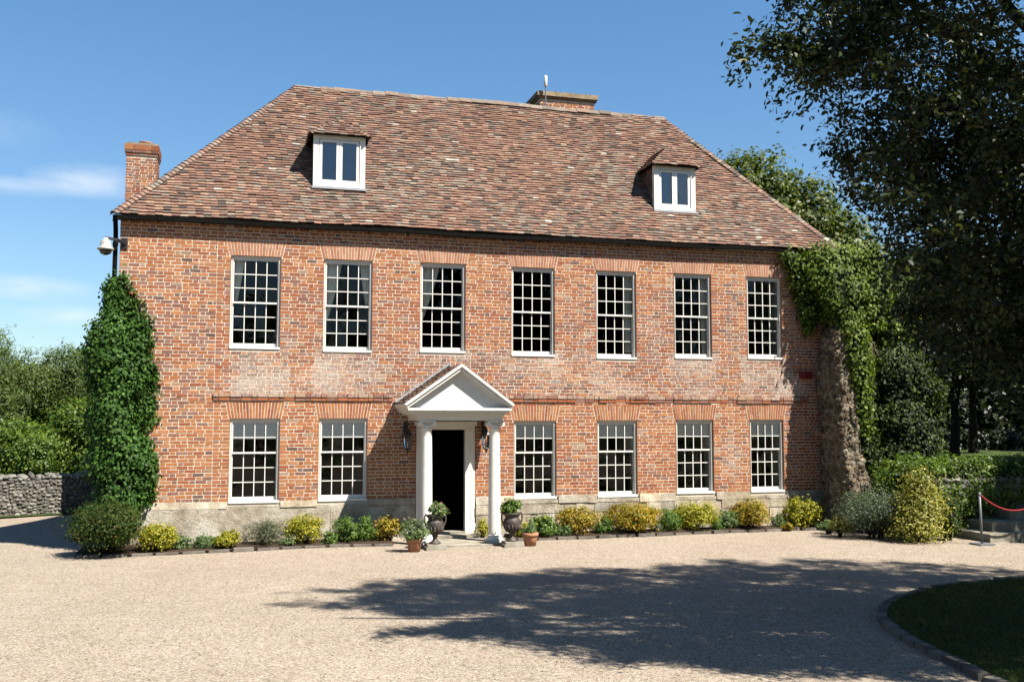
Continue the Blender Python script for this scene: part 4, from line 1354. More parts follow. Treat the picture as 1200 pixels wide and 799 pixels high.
# ------------------------------------------------------------------ urns and pots
def urn(x, y, label, zr=0):
    t = thing('garden_urn', label, 'urn', (x, y, 0), 'urns either side of the door')
    b = MB(); b.box(x - .2, x + .2, y - .2, y + .2, -.02, .06); b.box(x - .17, x + .17, y - .17, y + .17, .06, .10); b.build('base', M_STEP, t)
    b = MB()
    b.lathe([(r_ * .84, z_) for r_, z_ in [(.13, .10), (.135, .125), (.09, .15), (.05, .19), (.045, .22), (.075, .245), (.06, .26), (.11, .29), (.165, .35), (.195, .43), (.20, .49), (.175, .535), (.155, .56), (.165, .59), (.205, .625), (.215, .65), (.19, .655), (.17, .62)]], 28, (x, y, 0))
    for k in range(14):
        a = k * 2 * math.pi / 14
        b.tube([(x + .095 * math.cos(a), y + .095 * math.sin(a), .29), (x + .146 * math.cos(a), y + .146 * math.sin(a), .36), (x + .167 * math.cos(a), y + .167 * math.sin(a), .43)], [.02, .022, .012], 5)
    b.build('bowl', M_URN, t, smooth=True)
    for s in (-1, 1):
        h = MB()
        h.tube([(x + s * .13, y, .42), (x + s * .185, y, .46), (x + s * .21, y, .54), (x + s * .205, y, .62), (x + s * .18, y, .665), (x + s * .16, y, .64)], [.02, .018, .016, .016, .018, .016], 8)
        h.build('handle', M_URN, t, smooth=True)
    return t


urn(3.72, -1.72, 'dark lead urn on a stone base in front of the left portico column')
urn(5.26, -1.70, 'dark lead urn on a stone base to the right of the right portico column')
shrub('urn_plant', 'leafy pink flowered plant growing in the urn before the left column', 3.72, -1.72, .40, .30, L_HERB, .06, 700, .6, 'plant', None, .60, kind='loose', flowers=(L_BLOOM, 40, .04, .5))
shrub('urn_plant', 'upright dark leaved plant with pink flowers in the urn by the right column', 5.26, -1.70, .36, .38, L_GREEN, .06, 700, .6, 'plant', None, .60, kind='loose', flowers=(L_BLOOM, 40, .045, .5))


def pot(x, y, r, h, label):
    t = thing('flower_pot', label, 'pot', (x, y, 0), 'terracotta pots by the door')
    b = MB(); b.lathe([(r * .68, 0), (r * .9, h * .72), (r * .9, h * .74), (r, h * .75), (r * 1.02, h), (r * .9, h), (r * .86, h * .86)], 24, (x, y, .0)); b.build('vessel', M_TERRA, t, smooth=True)
    b = MB(); b.lathe([(r * .85, h * .86), (.01, h * .88)], 16, (x, y, 0)); b.build('potting_soil', M_SOIL, t)


pot(3.27, -2.0, .155, .25, 'terracotta pot left of the left urn')
pot(5.62, -1.75, .16, .26, 'terracotta pot right of the right urn')
shrub('potted_plant', 'pale lilac flowered plant spilling from the left terracotta pot', 3.27, -2.0, .66, .40, L_HERB, .045, 1500, .5, 'plant', None, .18, kind='loose', flowers=(mat_leaf('lilac_bloom', [(.32, .25, .32), (.45, .38, .42), (.55, .5, .48)], .2), 420, .032, .42))
shrub('potted_plant', 'spiky green plant in the right terracotta pot', 5.62, -1.75, .34, .28, L_HERB, .09, 420, .14, 'plant', None, .22, kind='loose')

# ------------------------------------------------------------------ bed shrubs
GRP = 'shrubs in the bed along the house front'
shrub('box_bush', 'large rounded dark green box bush at the foot of the ivy column', -2.22, -1.15, 1.30, .92, L_BOX, .05, 11000, .5, 'bush', None, .02, seedlobes=9, depth=1.2)
shrub('golden_shrub', 'golden mound shrub right beside the big box bush', -1.42, -.98, .76, .50, L_GOLD, .05, 2200, .5, 'shrub', GRP)
shrub('herb_clump', 'blue green herb clump touching the golden mound by the box bush', -.93, -.85, .44, .30, L_HERB, .05, 800, .35, 'plant', GRP, kind='loose')
shrub('herb_clump', 'blue green herb clump left of the smallest golden mound', -.53, -.85, .44, .29, L_HERB, .05, 800, .35, 'plant', GRP, kind='loose')
shrub('golden_shrub', 'smallest golden mound shrub under the leftmost lower window', -.14, -.92, .44, .34, L_GOLD, .045, 1100, .5, 'shrub', GRP)
shrub('lavender_bush', 'wide grey green lavender bush left of a golden mound', .6, -.62, .98, .54, L_LAV, .05, 2200, .22, 'shrub', GRP, kind='loose', seedlobes=8)
shrub('golden_shrub', 'rounded golden shrub between the two lower windows left of the door', 1.33, -.58, .78, .56, L_GOLD, .05, 2300, .5, 'shrub', GRP)
shrub('leafy_shrub', 'mid green leafy shrub in the portico shadow under the second lower window', 2.29, -.55, .86, .50, L_GREEN, .06, 1800, .45, 'shrub', GRP, kind='loose', seedlobes=7)
shrub('leafy_shrub', 'yellow flecked green shrub beside the left portico column', 2.96, -.55, .64, .50, L_AMBER, .055, 1400, .5, 'shrub', GRP)
shrub('leafy_shrub', 'little yellowish shrub against the wall behind the right column', 4.98, -.42, .30, .36, L_GOLD, .05, 420, .5, 'shrub', GRP)
shrub('leafy_shrub', 'low green shrub with yellow tips just right of the right pot', 6.2, -.55, .74, .46, L_GREEN, .06, 1600, .5, 'shrub', GRP, kind='loose', flowers=(L_GOLD, 160, .05, .55))
shrub('leafy_shrub', 'amber tipped green shrub under the first lower window right of the door', 7.08, -.5, .94, .60, L_AMBER, .055, 2300, .5, 'shrub', GRP, seedlobes=7)
shrub('golden_shrub', 'widest golden green shrub between the third and fourth lower windows', 8.25, -.46, 1.2, .64, L_AMBER, .055, 3200, .5, 'shrub', GRP, seedlobes=8)
shrub('leafy_shrub', 'plain green leafy shrub between the widest golden shrub and a round gold one', 9.24, -.40, .72, .50, L_GREEN, .055, 1400, .45, 'shrub', GRP, kind='loose')
shrub('golden_shrub', 'round bright gold shrub under the fifth lower window', 9.82, -.36, .92, .66, L_GOLD, .055, 2500, .5, 'shrub', GRP)
shrub('herb_clump', 'blue green clump between two round gold shrubs near the right end', 10.6, -.32, .66, .42, L_HERB, .055, 1200, .4, 'plant', GRP, kind='loose')
shrub('golden_shrub', 'round orange gold shrub left of the last lower window', 11.28, -.30, .92, .64, L_AMBER, .055, 2500, .5, 'shrub', GRP)
shrub('herb_clump', 'small blue green tuft under the last lower window', 11.86, -.34, .34, .34, L_HERB, .05, 500, .4, 'plant', GRP, kind='loose')
shrub('golden_shrub', 'gold shrub half in shade at the right end of the brick wall', 12.50, -.33, .86, .64, L_GOLD, .055, 2300, .5, 'shrub', GRP)
for x_, y_, w_, h_, m_, lf, lab in ((-.35, -.62, .4, .22, L_GREEN, .05, 'low green plant behind the smallest golden mound'), (1.0, -.8, .3, .2, L_HERB, .04, 'pale low plant at the kerb between the lavender and a golden shrub'), (1.84, -.72, .36, .26, L_GREEN, .05, 'small green plant at the kerb left of the shaded leafy shrub'), (5.78, -.62, .42, .34, L_GOLD, .05, 'yellow flowered plant behind the right terracotta pot'), (6.62, -.62, .46, .30, L_HERB, .05, 'grey green plant left of the amber tipped shrub'), (7.62, -.52, .5, .36, L_GREEN, .055, 'green plant filling the gap before the widest golden shrub'), (8.86, -.5, .4, .30, L_LAV, .045, 'grey plant right of the widest golden shrub'), (10.34, -.46, .4, .28, L_GREEN, .05, 'small green plant right of the round bright gold shrub'), (12.0, -.62, .36, .16, L_AMBER, .05, 'low russet plant at the kerb near the right end')):
    shrub('border_plant', lab, x_, y_, w_, h_, m_, lf, 700, .45, 'plant', GRP, kind='loose')
GR2 = 'shrubs at the foot of the ruined pier'
shrub('herb_clump', 'low blue green clump in shade before the ruined pier', 12.55, -1.35, .5, .26, L_HERB, .05, 600, .4, 'plant', GR2)
shrub('golden_shrub', 'small yellow edged shrub left of the silvery bush', 12.45, -1.95, .5, .38, L_VAR, .05, 800, .5, 'shrub', GR2)
shrub('silvery_bush', 'broad silvery green rounded bush before the ruined pier', 13.0, -2.35, 1.6, .98, L_SILV, .045, 7000, .4, 'bush', GR2, seedlobes=10, depth=1.2)
shrub('variegated_shrub', 'tall yellow variegated shrub left of the rope barrier', 13.58, -3.1, 1.24, 1.40, L_VAR, .065, 5200, .5, 'shrub', GR2, kind='spire', seedlobes=9)
shrub('leafy_shrub', 'dark green shrub between the variegated shrub and the barrier post', 14.2, -3.1, .8, .95, L_BOX, .06, 2400, .5, 'shrub', GR2, kind='loose')

# ------------------------------------------------------------------ ivy
def lumps(mb, path, n=14, wob=.2, seed=0):
    """irregular closed column: path of (x, y, z, rx, ry)"""
    rows = len(path); vs = []
    for j, (x, y, z, rx, ry) in enumerate(path):
        for k in range(n):
            a = 2 * math.pi * k / n
            r = 1 + wob * fbm(math.cos(a) * 1.3 + seed, math.sin(a) * 1.3, z * 1.2)
            vs.append((x + rx * r * math.cos(a), y + ry * r * math.sin(a), z))
    fs = [(j * n + k, j * n + (k + 1) % n, (j + 1) * n + (k + 1) % n, (j + 1) * n + k) for j in range(rows - 1) for k in range(n)]
    fs += [tuple(range(n - 1, -1, -1)), tuple((rows - 1) * n + k for k in range(n))]
    mb.add(vs, fs)


def ivy(name, label, cols, n, leaf, mat, origin, wob=.6, tuft=.13):
    """cols: list of paths (x,y,z,rx,ry); leaves on and around their surface, lobed and drooping"""
    core = MB(); Ps = []; Ns = []
    wts = [sum(p[3] + p[4] for p in c) / len(c) * (c[-1][2] - c[0][2]) for c in cols]
    for ci, c in enumerate(cols):
        lumps(core, [(x, y, z, rx * .74, ry * .74) for x, y, z, rx, ry in c], 16, .25, ci * 3.7)
        m = int(n * wts[ci] / sum(wts)); zs = np.array([p[2] for p in c]); A = np.array(c)
        ncl = m // 14
        z = nrng.uniform(zs[0], zs[-1], ncl); a = nrng.uniform(0, 2 * math.pi, ncl)
        X = np.interp(z, zs, A[:, 0]); Y = np.interp(z, zs, A[:, 1]); RX = np.interp(z, zs, A[:, 3]); RY_ = np.interp(z, zs, A[:, 4])
        f = np.array([1 + wob * fbm(math.cos(q) * 1.1 + ci * 7, math.sin(q) * 1.1, h * 1.5) for q, h in zip(a, z)]) * nrng.uniform(.84, 1.06, ncl)
        ce = np.stack([X + RX * f * np.cos(a), Y + RY_ * f * np.sin(a), z], 1)
        out = np.stack([np.cos(a) / RX, np.sin(a) / RY_, np.zeros(ncl)], 1); out /= np.linalg.norm(out, axis=1, keepdims=True)
        off = nrng.normal(size=(ncl, 14, 3)) * tuft * np.array([.6, .6, .75])
        on = off / (np.linalg.norm(off, axis=2, keepdims=True) + 1e-6)
        Ps.append((ce[:, None] + off).reshape(-1, 3))
        Ns.append((out[:, None] * .8 + on * .35 + np.array([0, 0, .38]) + nrng.normal(size=off.shape) * .38).reshape(-1, 3))
    t = thing(name, label, 'ivy', origin)
    core.build('stem', M_IVYCORE, t)
    P = np.concatenate(Ps); N = np.concatenate(Ns)
    leaf_mesh('foliage', P, N, leaf, .85, mat, t, tdir=np.tile([0, 0, -1.2], (len(P), 1)), six=True)
    return t


ivy('climbing_ivy', 'thick column of green ivy climbing the left corner of the house',
    [[(-2.26, -.05, .25, .34, .34), (-2.22, -.06, .8, .39, .40), (-2.14, -.08, 1.5, .43, .42), (-2.20, -.08, 2.2, .39, .40), (-2.24, -.08, 2.9, .37, .38), (-2.26, -.06, 3.4, .37, .36), (-2.29, -.04, 3.9, .30, .30), (-2.33, -.02, 4.25, .19, .2), (-2.36, 0, 4.55, .10, .1), (-2.38, 0, 5.1, .05, .06)],
     [(-1.88, -.12, 3.2, .14, .14), (-1.90, -.12, 3.7, .15, .15), (-1.90, -.1, 4.1, .10, .11), (-1.9, -.06, 4.4, .05, .06)],
     [(-2.60, -.2, 3.4, .10, .12), (-2.64, -.2, 3.9, .15, .16), (-2.62, -.15, 4.25, .07, .08)],
     *[[(x_ + .10 * fbm(x_ * 9, q_ * .1), -.05, z_ + q_ * h_, r_ * (1 - .6 * q_), .06) for q_ in (0, .35, .7, 1)] for x_, z_, h_, r_ in ((-1.60, 3.0, .5, .05), (-1.66, 2.4, .45, .06), (-1.60, 1.35, .4, .05), (-1.62, .95, .4, .05), (-2.2, 4.5, .7, .06), (-2.05, 4.4, .45, .05), (-1.78, 3.9, .6, .05), (-2.68, 2.2, .5, .07), (-2.66, 3.0, .5, .07))],
     [(-1.74, -.12, 1.0, .08, .12), (-1.72, -.12, 1.5, .12, .14), (-1.78, -.12, 2.0, .08, .1)]], 42000, .064, L_IVY, (-2.2, -.1, 0))

# ------------------------------------------------------------------ ruined pier, ivy masses, hedge, walls, steps on the right
def rough_block(path, name, mat, parent, seed, n=28, wob=.16, fine=.05):
    m = MB(); rows = []
    P = []
    for (a, b) in zip(path, path[1:]):
        for k in range(26): P.append(tuple(a[i] + (b[i] - a[i]) * k / 26 for i in range(5)))
    P.append(path[-1])
    vs = []
    for (x, y, z, rx, ry) in P:
        for k in range(n):
            a = 2 * math.pi * k / n
            ca, sa = math.cos(a), math.sin(a)
            q = (abs(ca) ** 4 + abs(sa) ** 4) ** -.25       # squarish plan
            r = q * (1 + wob * fbm(ca * 1.6 + seed, sa * 1.6, z * 1.1) + fine * fbm((x + rx * ca) * 8 + seed, (y + ry * sa) * 8, z * 8, 4))
            vs.append((x + rx * r * ca, y + ry * r * sa, z + .03 * fbm(ca * 5, sa * 5, z * 3)))
    rr = len(P)
    fs = [(j * n + k, j * n + (k + 1) % n, (j + 1) * n + (k + 1) % n, (j + 1) * n + k) for j in range(rr - 1) for k in range(n)]
    fs += [tuple((rr - 1) * n + k for k in range(n))]
    m.add(vs, fs)
    phi = (1 + 5 ** .5) / 2
    ico = [Vector(p).normalized() for p in ((-1, phi, 0), (1, phi, 0), (-1, -phi, 0), (1, -phi, 0), (0, -1, phi), (0, 1, phi), (0, -1, -phi), (0, 1, -phi), (phi, 0, -1), (phi, 0, 1), (-phi, 0, -1), (-phi, 0, 1))]
    fc = [(0, 11, 5), (0, 5, 1), (0, 1, 7), (0, 7, 10), (0, 10, 11), (1, 5, 9), (5, 11, 4), (11, 10, 2), (10, 7, 6), (7, 1, 8), (3, 9, 4), (3, 4, 2), (3, 2, 6), (3, 6, 8), (3, 8, 9), (4, 9, 5), (2, 4, 11), (6, 2, 10), (8, 6, 7), (9, 8, 1)]
    for j in range(0, rr - 1):                       # rubble bedded in the face
        k = rng.uniform(0, 4)
        while k < n:
            if rng.random() < .36:
                p = Vector(vs[j * n + int(k) % n]) + Vector((0, 0, rng.uniform(-.02, .02)))
                cx, cy = P[j][0], P[j][1]
                o_ = Vector((p.x - cx, p.y - cy, 0)).normalized(); tg = Vector((-o_.y, o_.x, 0))
                sx, sz, sy = rng.uniform(.035, .085), rng.uniform(.03, .075), rng.uniform(.018, .034)
                g = rng.uniform(.7, 1.35); w_ = rng.uniform(.9, 1.0)
                m.add([p + tg * (v.x * sx * (1 + rng.uniform(-.25, .25))) + o_ * (v.y * sy) + Vector((0, 0, v.z * sz * (1 + rng.uniform(-.25, .25)))) for v in ico], fc, (g, g * w_, g * w_ * w_, 0))
            k += rng.uniform(4, 9)
    return m.build(name, mat, parent, (path[0][0], path[0][1], 0) if parent is None else None)


o = rough_block([(13.62, -.74, -.1, .50, .68), (13.58, -.70, .5, .42, .62), (13.46, -.62, 1.2, .31, .52), (13.40, -.56, 2.2, .27, .48), (13.40, -.54, 3.2, .27, .48), (13.48, -.48, 3.9, .32, .44), (13.60, -.40, 4.5, .34, .40), (13.8, -.3, 5.0, .2, .3)], 'ruined_pier', M_RUIN, None, 2.0, 110, .16, .07)
tag(o, 'rough tapering ruined stone pier against the right end of the house', 'ruin')
o = rough_block([(14.75, .1, -.1, .75, .3), (14.7, .1, 2.2, .7, .28), (14.55, .1, 3.6, .55, .26), (14.4, .1, 4.35, .3, .22)], 'ruined_wall', M_RUIN, None, 5.0, 40, .2, .09)
tag(o, 'broken stub of flint wall behind the ivy right of the ruined pier', 'ruin')
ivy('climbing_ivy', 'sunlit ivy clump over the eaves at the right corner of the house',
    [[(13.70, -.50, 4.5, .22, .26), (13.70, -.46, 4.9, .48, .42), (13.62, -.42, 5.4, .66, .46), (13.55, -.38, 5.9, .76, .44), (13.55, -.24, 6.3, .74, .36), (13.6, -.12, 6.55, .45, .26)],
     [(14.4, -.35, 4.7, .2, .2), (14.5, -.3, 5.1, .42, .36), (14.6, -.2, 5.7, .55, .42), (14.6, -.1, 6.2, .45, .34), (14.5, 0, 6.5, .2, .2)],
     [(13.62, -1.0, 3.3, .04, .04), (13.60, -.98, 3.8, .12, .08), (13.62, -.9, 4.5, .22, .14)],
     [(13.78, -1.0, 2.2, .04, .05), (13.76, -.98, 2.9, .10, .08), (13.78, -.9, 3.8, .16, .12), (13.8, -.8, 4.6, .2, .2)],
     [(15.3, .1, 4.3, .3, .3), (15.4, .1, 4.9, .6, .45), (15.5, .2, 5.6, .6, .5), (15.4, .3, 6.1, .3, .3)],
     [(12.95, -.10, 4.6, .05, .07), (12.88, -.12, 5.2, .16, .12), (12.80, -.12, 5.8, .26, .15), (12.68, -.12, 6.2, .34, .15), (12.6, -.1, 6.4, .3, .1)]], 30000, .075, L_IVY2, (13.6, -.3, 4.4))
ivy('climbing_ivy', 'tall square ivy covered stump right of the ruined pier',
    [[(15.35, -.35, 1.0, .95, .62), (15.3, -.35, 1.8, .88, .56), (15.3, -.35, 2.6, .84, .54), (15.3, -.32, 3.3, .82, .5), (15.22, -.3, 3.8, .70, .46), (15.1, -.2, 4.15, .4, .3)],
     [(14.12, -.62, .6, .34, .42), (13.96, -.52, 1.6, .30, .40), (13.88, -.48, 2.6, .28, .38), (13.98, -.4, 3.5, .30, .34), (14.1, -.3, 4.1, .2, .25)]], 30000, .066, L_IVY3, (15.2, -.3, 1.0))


def flint_wall(name, a, b, h, thick, label, st=.14, seed=0, top=.12, z0=0.0, smooth=True):
    a, b = Vector((*a, z0)), Vector((*b, z0)); d = (b - a).normalized(); L = (b - a).length; nrm = Vector((d.y, -d.x, 0))
    m = MB()
    c = [a - nrm * thick / 2, b - nrm * thick / 2, b + nrm * thick / 2, a + nrm * thick / 2]
    m.hexa([p + Vector((0, 0, -.2)) for p in c] + [p + Vector((0, 0, h - .06)) for p in c], (.72, .68, .6, 0))
    phi = (1 + 5 ** .5) / 2
    ico = [Vector(p).normalized() for p in ((-1, phi, 0), (1, phi, 0), (-1, -phi, 0), (1, -phi, 0), (0, -1, phi), (0, 1, phi), (0, -1, -phi), (0, 1, -phi), (phi, 0, -1), (phi, 0, 1), (-phi, 0, -1), (-phi, 0, 1))]
    fc = [(0, 11, 5), (0, 5, 1), (0, 1, 7), (0, 7, 10), (0, 10, 11), (1, 5, 9), (5, 11, 4), (11, 10, 2), (10, 7, 6), (7, 1, 8), (3, 9, 4), (3, 4, 2), (3, 2, 6), (3, 6, 8), (3, 8, 9), (4, 9, 5), (2, 4, 11), (6, 2, 10), (8, 6, 7), (9, 8, 1)]
    def stone(p, sx, sy, sz, g):
        vs = []
        tilt = rng.uniform(-.3, .3)
        for v in ico:
            k = 1 + .28 * rng.uniform(-1, 1)
            u, w = v.x * math.cos(tilt) - v.z * math.sin(tilt), v.x * math.sin(tilt) + v.z * math.cos(tilt)
            vs.append(p + d * (u * sx * k) + nrm * (v.y * sy * k) + Vector((0, 0, w * sz * k)))
        m.add(vs, fc, (g, g * rng.uniform(.96, 1.0), g * rng.uniform(.9, 1.0), 0))
    z = st * .35
    while z < h:
        x = rng.uniform(0, st)
        while x < L:
            w = rng.uniform(.6, 1.5) * st
            for s in (1, -1):
                stone(a + d * (x + w / 2) + nrm * s * (thick / 2 - .02) + Vector((0, 0, z + rng.uniform(-.03, .03))), w * .56, .07, st * rng.uniform(.34, .55), rng.uniform(.55, 1.35))
            x += w * .98
        z += st * .80
    x = 0
    while x < L:
        w = rng.uniform(.14, .34)
        stone(a + d * (x + w / 2) + Vector((0, 0, h + rng.uniform(-.02, .05))), w * .58, thick * .52, top * rng.uniform(.6, 1.1), rng.uniform(.8, 1.4)); x += w * .95
    o = m.build(name, M_FLINT, None, a)
    return tag(o, label, 'wall')


flint_wall('flint_wall', (-15.0, 4.1), (-1.9, 9.5), .98, .42, 'long grey rubble flint wall at the far left edge of the drive', .115)
flint_wall('retaining_wall', (14.1, -2.15), (24.0, -2.75), 1.16, .4, 'low stone retaining wall behind the steps and the rope barrier', .17)


def hedge():
    lob = []
    for i in range(22):
        t = i / 21; x = 13.9 + 9.5 * t; y = -1.95 - .55 * t
        lob.append((x, y + rng.uniform(-.1, .1), 1.30 + rng.uniform(-.05, .05), .5, .52, .42))
        lob.append((x + .2, y - .34, .80 + rng.uniform(-.08, .08) + .3 * max(0, t - .12), .42, .24, .46 - .3 * min(1, t * 2.2)))
    for i in range(9): lob.append((13.9 + .4 * i, -2.45, .45, .34, .18, .4))
    P, N = clumps(lob, 3200, 22, .13, up=.5, shell=.6, down=-.9)
    core = MB()
    for i in range(12):
        x = 14.0 + .82 * i; core.box(x, x + .83, -2.3 - .045 * i, -1.65 - .045 * i, .5, 1.30 + .03 * (i % 2), None, 0)
    h = thing('hedge', 'long low leafy hedge on the bank above the retaining wall', 'hedge', (13.9, -2.0, .5))
    core.build('stem', M_IVYCORE, h); leaf_mesh('foliage', P, N, .066, .6, L_BROAD, h)


hedge()

st = MB()
def slab(x0, x1, y0, y1, z0, z1):
    j = lambda: rng.uniform(-.012, .012)
    n = 6
    for i in range(n):
        a = x0 + (x1 - x0) * i / n + .004; b = x0 + (x1 - x0) * (i + 1) / n - .004; g = rng.uniform(.7, 1.0)
        st.hexa([(a, y0, z0), (b, y0, z0), (b, y1, z0), (a, y1, z0), (a, y0 + .015 + j(), z1 + j()), (b, y0 + .015 + j(), z1 + j()), (b, y1, z1), (a, y1, z1)], (g, g, g * .95, 0))
slab(14.75, 18.5, -3.7, -2.4, -.05, .17); slab(15.15, 18.5, -3.3, -2.4, .17, .36); slab(15.9, 18.5, -2.95, -2.4, .36, .54)
tag(st.build('stone_steps', M_STEP, None, (16, -3, 0)), 'worn grey stone steps at the right edge below the retaining wall', 'steps')

def post(x, y, label):
    t = thing('barrier_post', label, 'post', (x, y, 0), 'rope barrier posts')
    b = MB(); b.box(x - .17, x + .17, y - .17, y + .17, .005, .03); b.build('base', M_STEEL, t)
    b = MB(); b.tube([(x, y, .03), (x - .02, y, 1.0)], .024, 12); b.lathe([(.03, .96), (.034, .98), (.03, 1.02), (.012, 1.035)], 12, (x - .02, y, 0)); b.build('upright', M_STEEL, t, smooth=True)
post(14.33, -3.95, 'thin grey metal barrier post holding the red rope beside the steps')
post(15.9, -4.05, 'second barrier post at the right end of the red rope')
b = MB(); pts = []
for i in range(40):
    s = i / 39; pts.append((14.33 + 1.55 * s, -3.95 - .1 * s, .98 - .32 * (1 - (2 * s - 1) ** 2)))
b.tube(pts, .016, 8)
tag(b.build('barrier_rope', M_ROPE, None, (14.33, -3.95, .98), smooth=True), 'red rope sagging from the barrier post', 'rope')

# ------------------------------------------------------------------ trees
def lobes_around(c, r, n, k=.55):
    out = [(c[0], c[1], c[2], r[0] * .7, r[1] * .7, r[2] * .75)]
    for i in range(n):
        d = unit(1)[0]; d[2] = d[2] * .8 + .1
        s = rng.uniform(.34, .5)
        out.append((c[0] + d[0] * r[0] * k, c[1] + d[1] * r[1] * k, c[2] + d[2] * r[2] * k, r[0] * s, r[1] * s, r[2] * s))
    return out


# left, beyond the flint wall
tree('willow_tree', 'feathery willow at the far left edge beyond the flint wall', (-11.0, 31.8, 0), lobes_around((-11.4, 31.8, 4.3), (3.3, 3.0, 3.4), 9), 520, 40, .55, .20, L_WILLOW, .3, group='trees beyond the flint wall', asp=.28)
tree('willow_tree', 'pale topped willow just left of the ivy column', (-7.9, 33.8, 0), lobes_around((-7.7, 33.8, 3.9), (2.5, 2.4, 3.1), 8), 460, 40, .5, .20, L_WILLOW, .3, group='trees beyond the flint wall', asp=.28)
tree('leafy_tree', 'darker leafy tree showing between the two willows', (-9.8, 37, 0), lobes_around((-9.6, 37, 3.1), (2.6, 3, 2.8), 7), 360, 36, .55, .22, L_OAK, .3, group='trees beyond the flint wall')
for x, y, r, h, lab in ((-9.0, 13.5, 1.6, 2.5, 'dark broadleaf bush behind the flint wall at the far left'), (-6.9, 15.0, 1.7, 2.7, 'broadleaf bush behind the middle of the flint wall'), (-4.9, 16.0, 1.7, 3.3, 'yellow green broadleaf bush behind the flint wall beside the ivy'), (-12.0, 12.5, 1.8, 2.8, 'broadleaf bush behind the flint wall beyond the left edge')):
    tree('garden_bush', lab, (x, y, 0), lobes_around((x, y, h * .5), (r, r * .9, h * .55), 7), 620, 34, .26, .105, L_BROAD, .08, 'bush', 'bushes behind the flint wall', down=-.9)
# behind the house
tree('oak_tree', 'broad sunlit tree rising behind the right slope of the roof', (22.5, 17.5, .9), [(20.6, 16.8, 11.0, 2.6, 2.5, 2.9), (22.6, 17.2, 10.6, 2.5, 2.5, 2.5), (24.3, 17, 9.6, 2.5, 2.4, 2.4), (21.5, 17, 8.6, 3.2, 2.8, 2.6), (25.4, 17.4, 8.0, 2.6, 2.5, 2.4), (23.4, 16.4, 7.4, 3, 2.6, 2.6)], 1700, 40, .55, .22, L_OAK, .45, group=None)
# right, in the garden beyond the ivy
GR = 'garden trees beyond the hedge'
def garden_tree(lab, x, y, r, z0, z1, n=640, tr=.22):
    zc = (z0 + z1) / 2
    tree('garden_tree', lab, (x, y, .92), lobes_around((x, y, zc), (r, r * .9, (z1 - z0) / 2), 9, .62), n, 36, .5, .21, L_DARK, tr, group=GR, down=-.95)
garden_tree('shaded tree with a pale trunk right of the ivy stump', 31.1, 17.3, 4.0, 2.6, 10.5)
garden_tree('dark tree with a slim bare trunk further right behind the hedge', 35.5, 21.3, 4.5, 2.7, 12)
garden_tree('dark tree filling the right edge behind the steps', 33.5, 12.0, 4.2, 2.9, 10.5)
garden_tree('tall dark tree behind the ivy at the right end of the house', 24.5, 11.5, 3.2, 2.0, 9.5, 560)
garden_tree('tall dark tree furthest back at the right of the garden', 47, 30, 6.5, 2.6, 15, 520, .35)
garden_tree('wide dark tree furthest back behind the pale trunk', 39, 33, 6.5, 2.4, 14, 520, .35)
lob = []
for i in range(22):
    lob += [(30 + 2.4 * i, 48 - 1.1 * i, 2.4, 1.9, 1.2, 1.9), (31 + 2.4 * i, 48.5 - 1.1 * i, 5.0, 2.0, 1.4, 2.4)]
P_, N_ = clumps(lob, 3000, 24, .5, down=-.9)
tag(leaf_mesh('garden_hedge', P_, N_, .5, .8, L_DARK, None, (34, 46, .9)), 'long dark hedge across the far end of the garden', 'hedge')
lob = [(34.5 + .95 * i, 27.8 - .22 * i, 1.45, .7, .6, .62) for i in range(20)]
P_, N_ = clumps(lob, 900, 24, .2, down=-.95)
tag(leaf_mesh('garden_hedge', P_, N_, .16, .8, L_DARK, None, (34, 27, .9)), 'low dark clipped hedge on the lawn between the garden tree trunks', 'hedge')
# trees standing behind the camera, seen only as reflections in the window glass
for i, (x, y, h, r) in enumerate(((-20, -46, 11, 5), (-10, -50, 12, 5.5), (1, -48, 10.5, 5), (12, -50, 13, 6), (23, -47, 14, 6), (33, -38, 14, 6), (-30, -40, 12, 5.5))):
    tree('parkland_tree', 'leafy parkland tree across the drive facing the house', (x, y, 0), lobes_around((x, y, h * .55), (r, r, h * .5), 7), 260, 22, .9, .5, L_OAK, .35, group='parkland trees facing the house', down=-.9)


# unseen trees added beyond the right edge for shade; then the evergreen over the drive
for x, y, h, r, lab in ((34, -5, 15, 5.5, 'unseen tall tree added beyond the right edge to shade the garden'), (42, 5, 16, 6, 'unseen tall tree added for shade beyond the right edge behind the steps'), (50, 18, 16, 6.5, 'unseen tall tree added for shade far beyond the right edge of the garden'), (28, -6, 9, 3.2, 'unseen smaller tree added for shade beyond the right edge near the steps')):
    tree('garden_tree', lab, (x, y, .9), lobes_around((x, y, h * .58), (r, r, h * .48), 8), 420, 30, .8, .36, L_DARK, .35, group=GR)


tree('garden_tree', 'unseen small dense tree added beyond the right edge to shade the steps', (20.2, -6.6, 0), lobes_around((20.0, -6.6, 5.4), (2.7, 2.6, 3.0), 8), 700, 36, .4, .16, L_DARK, .2, group=GR)  # out of view, added to throw shade on the steps


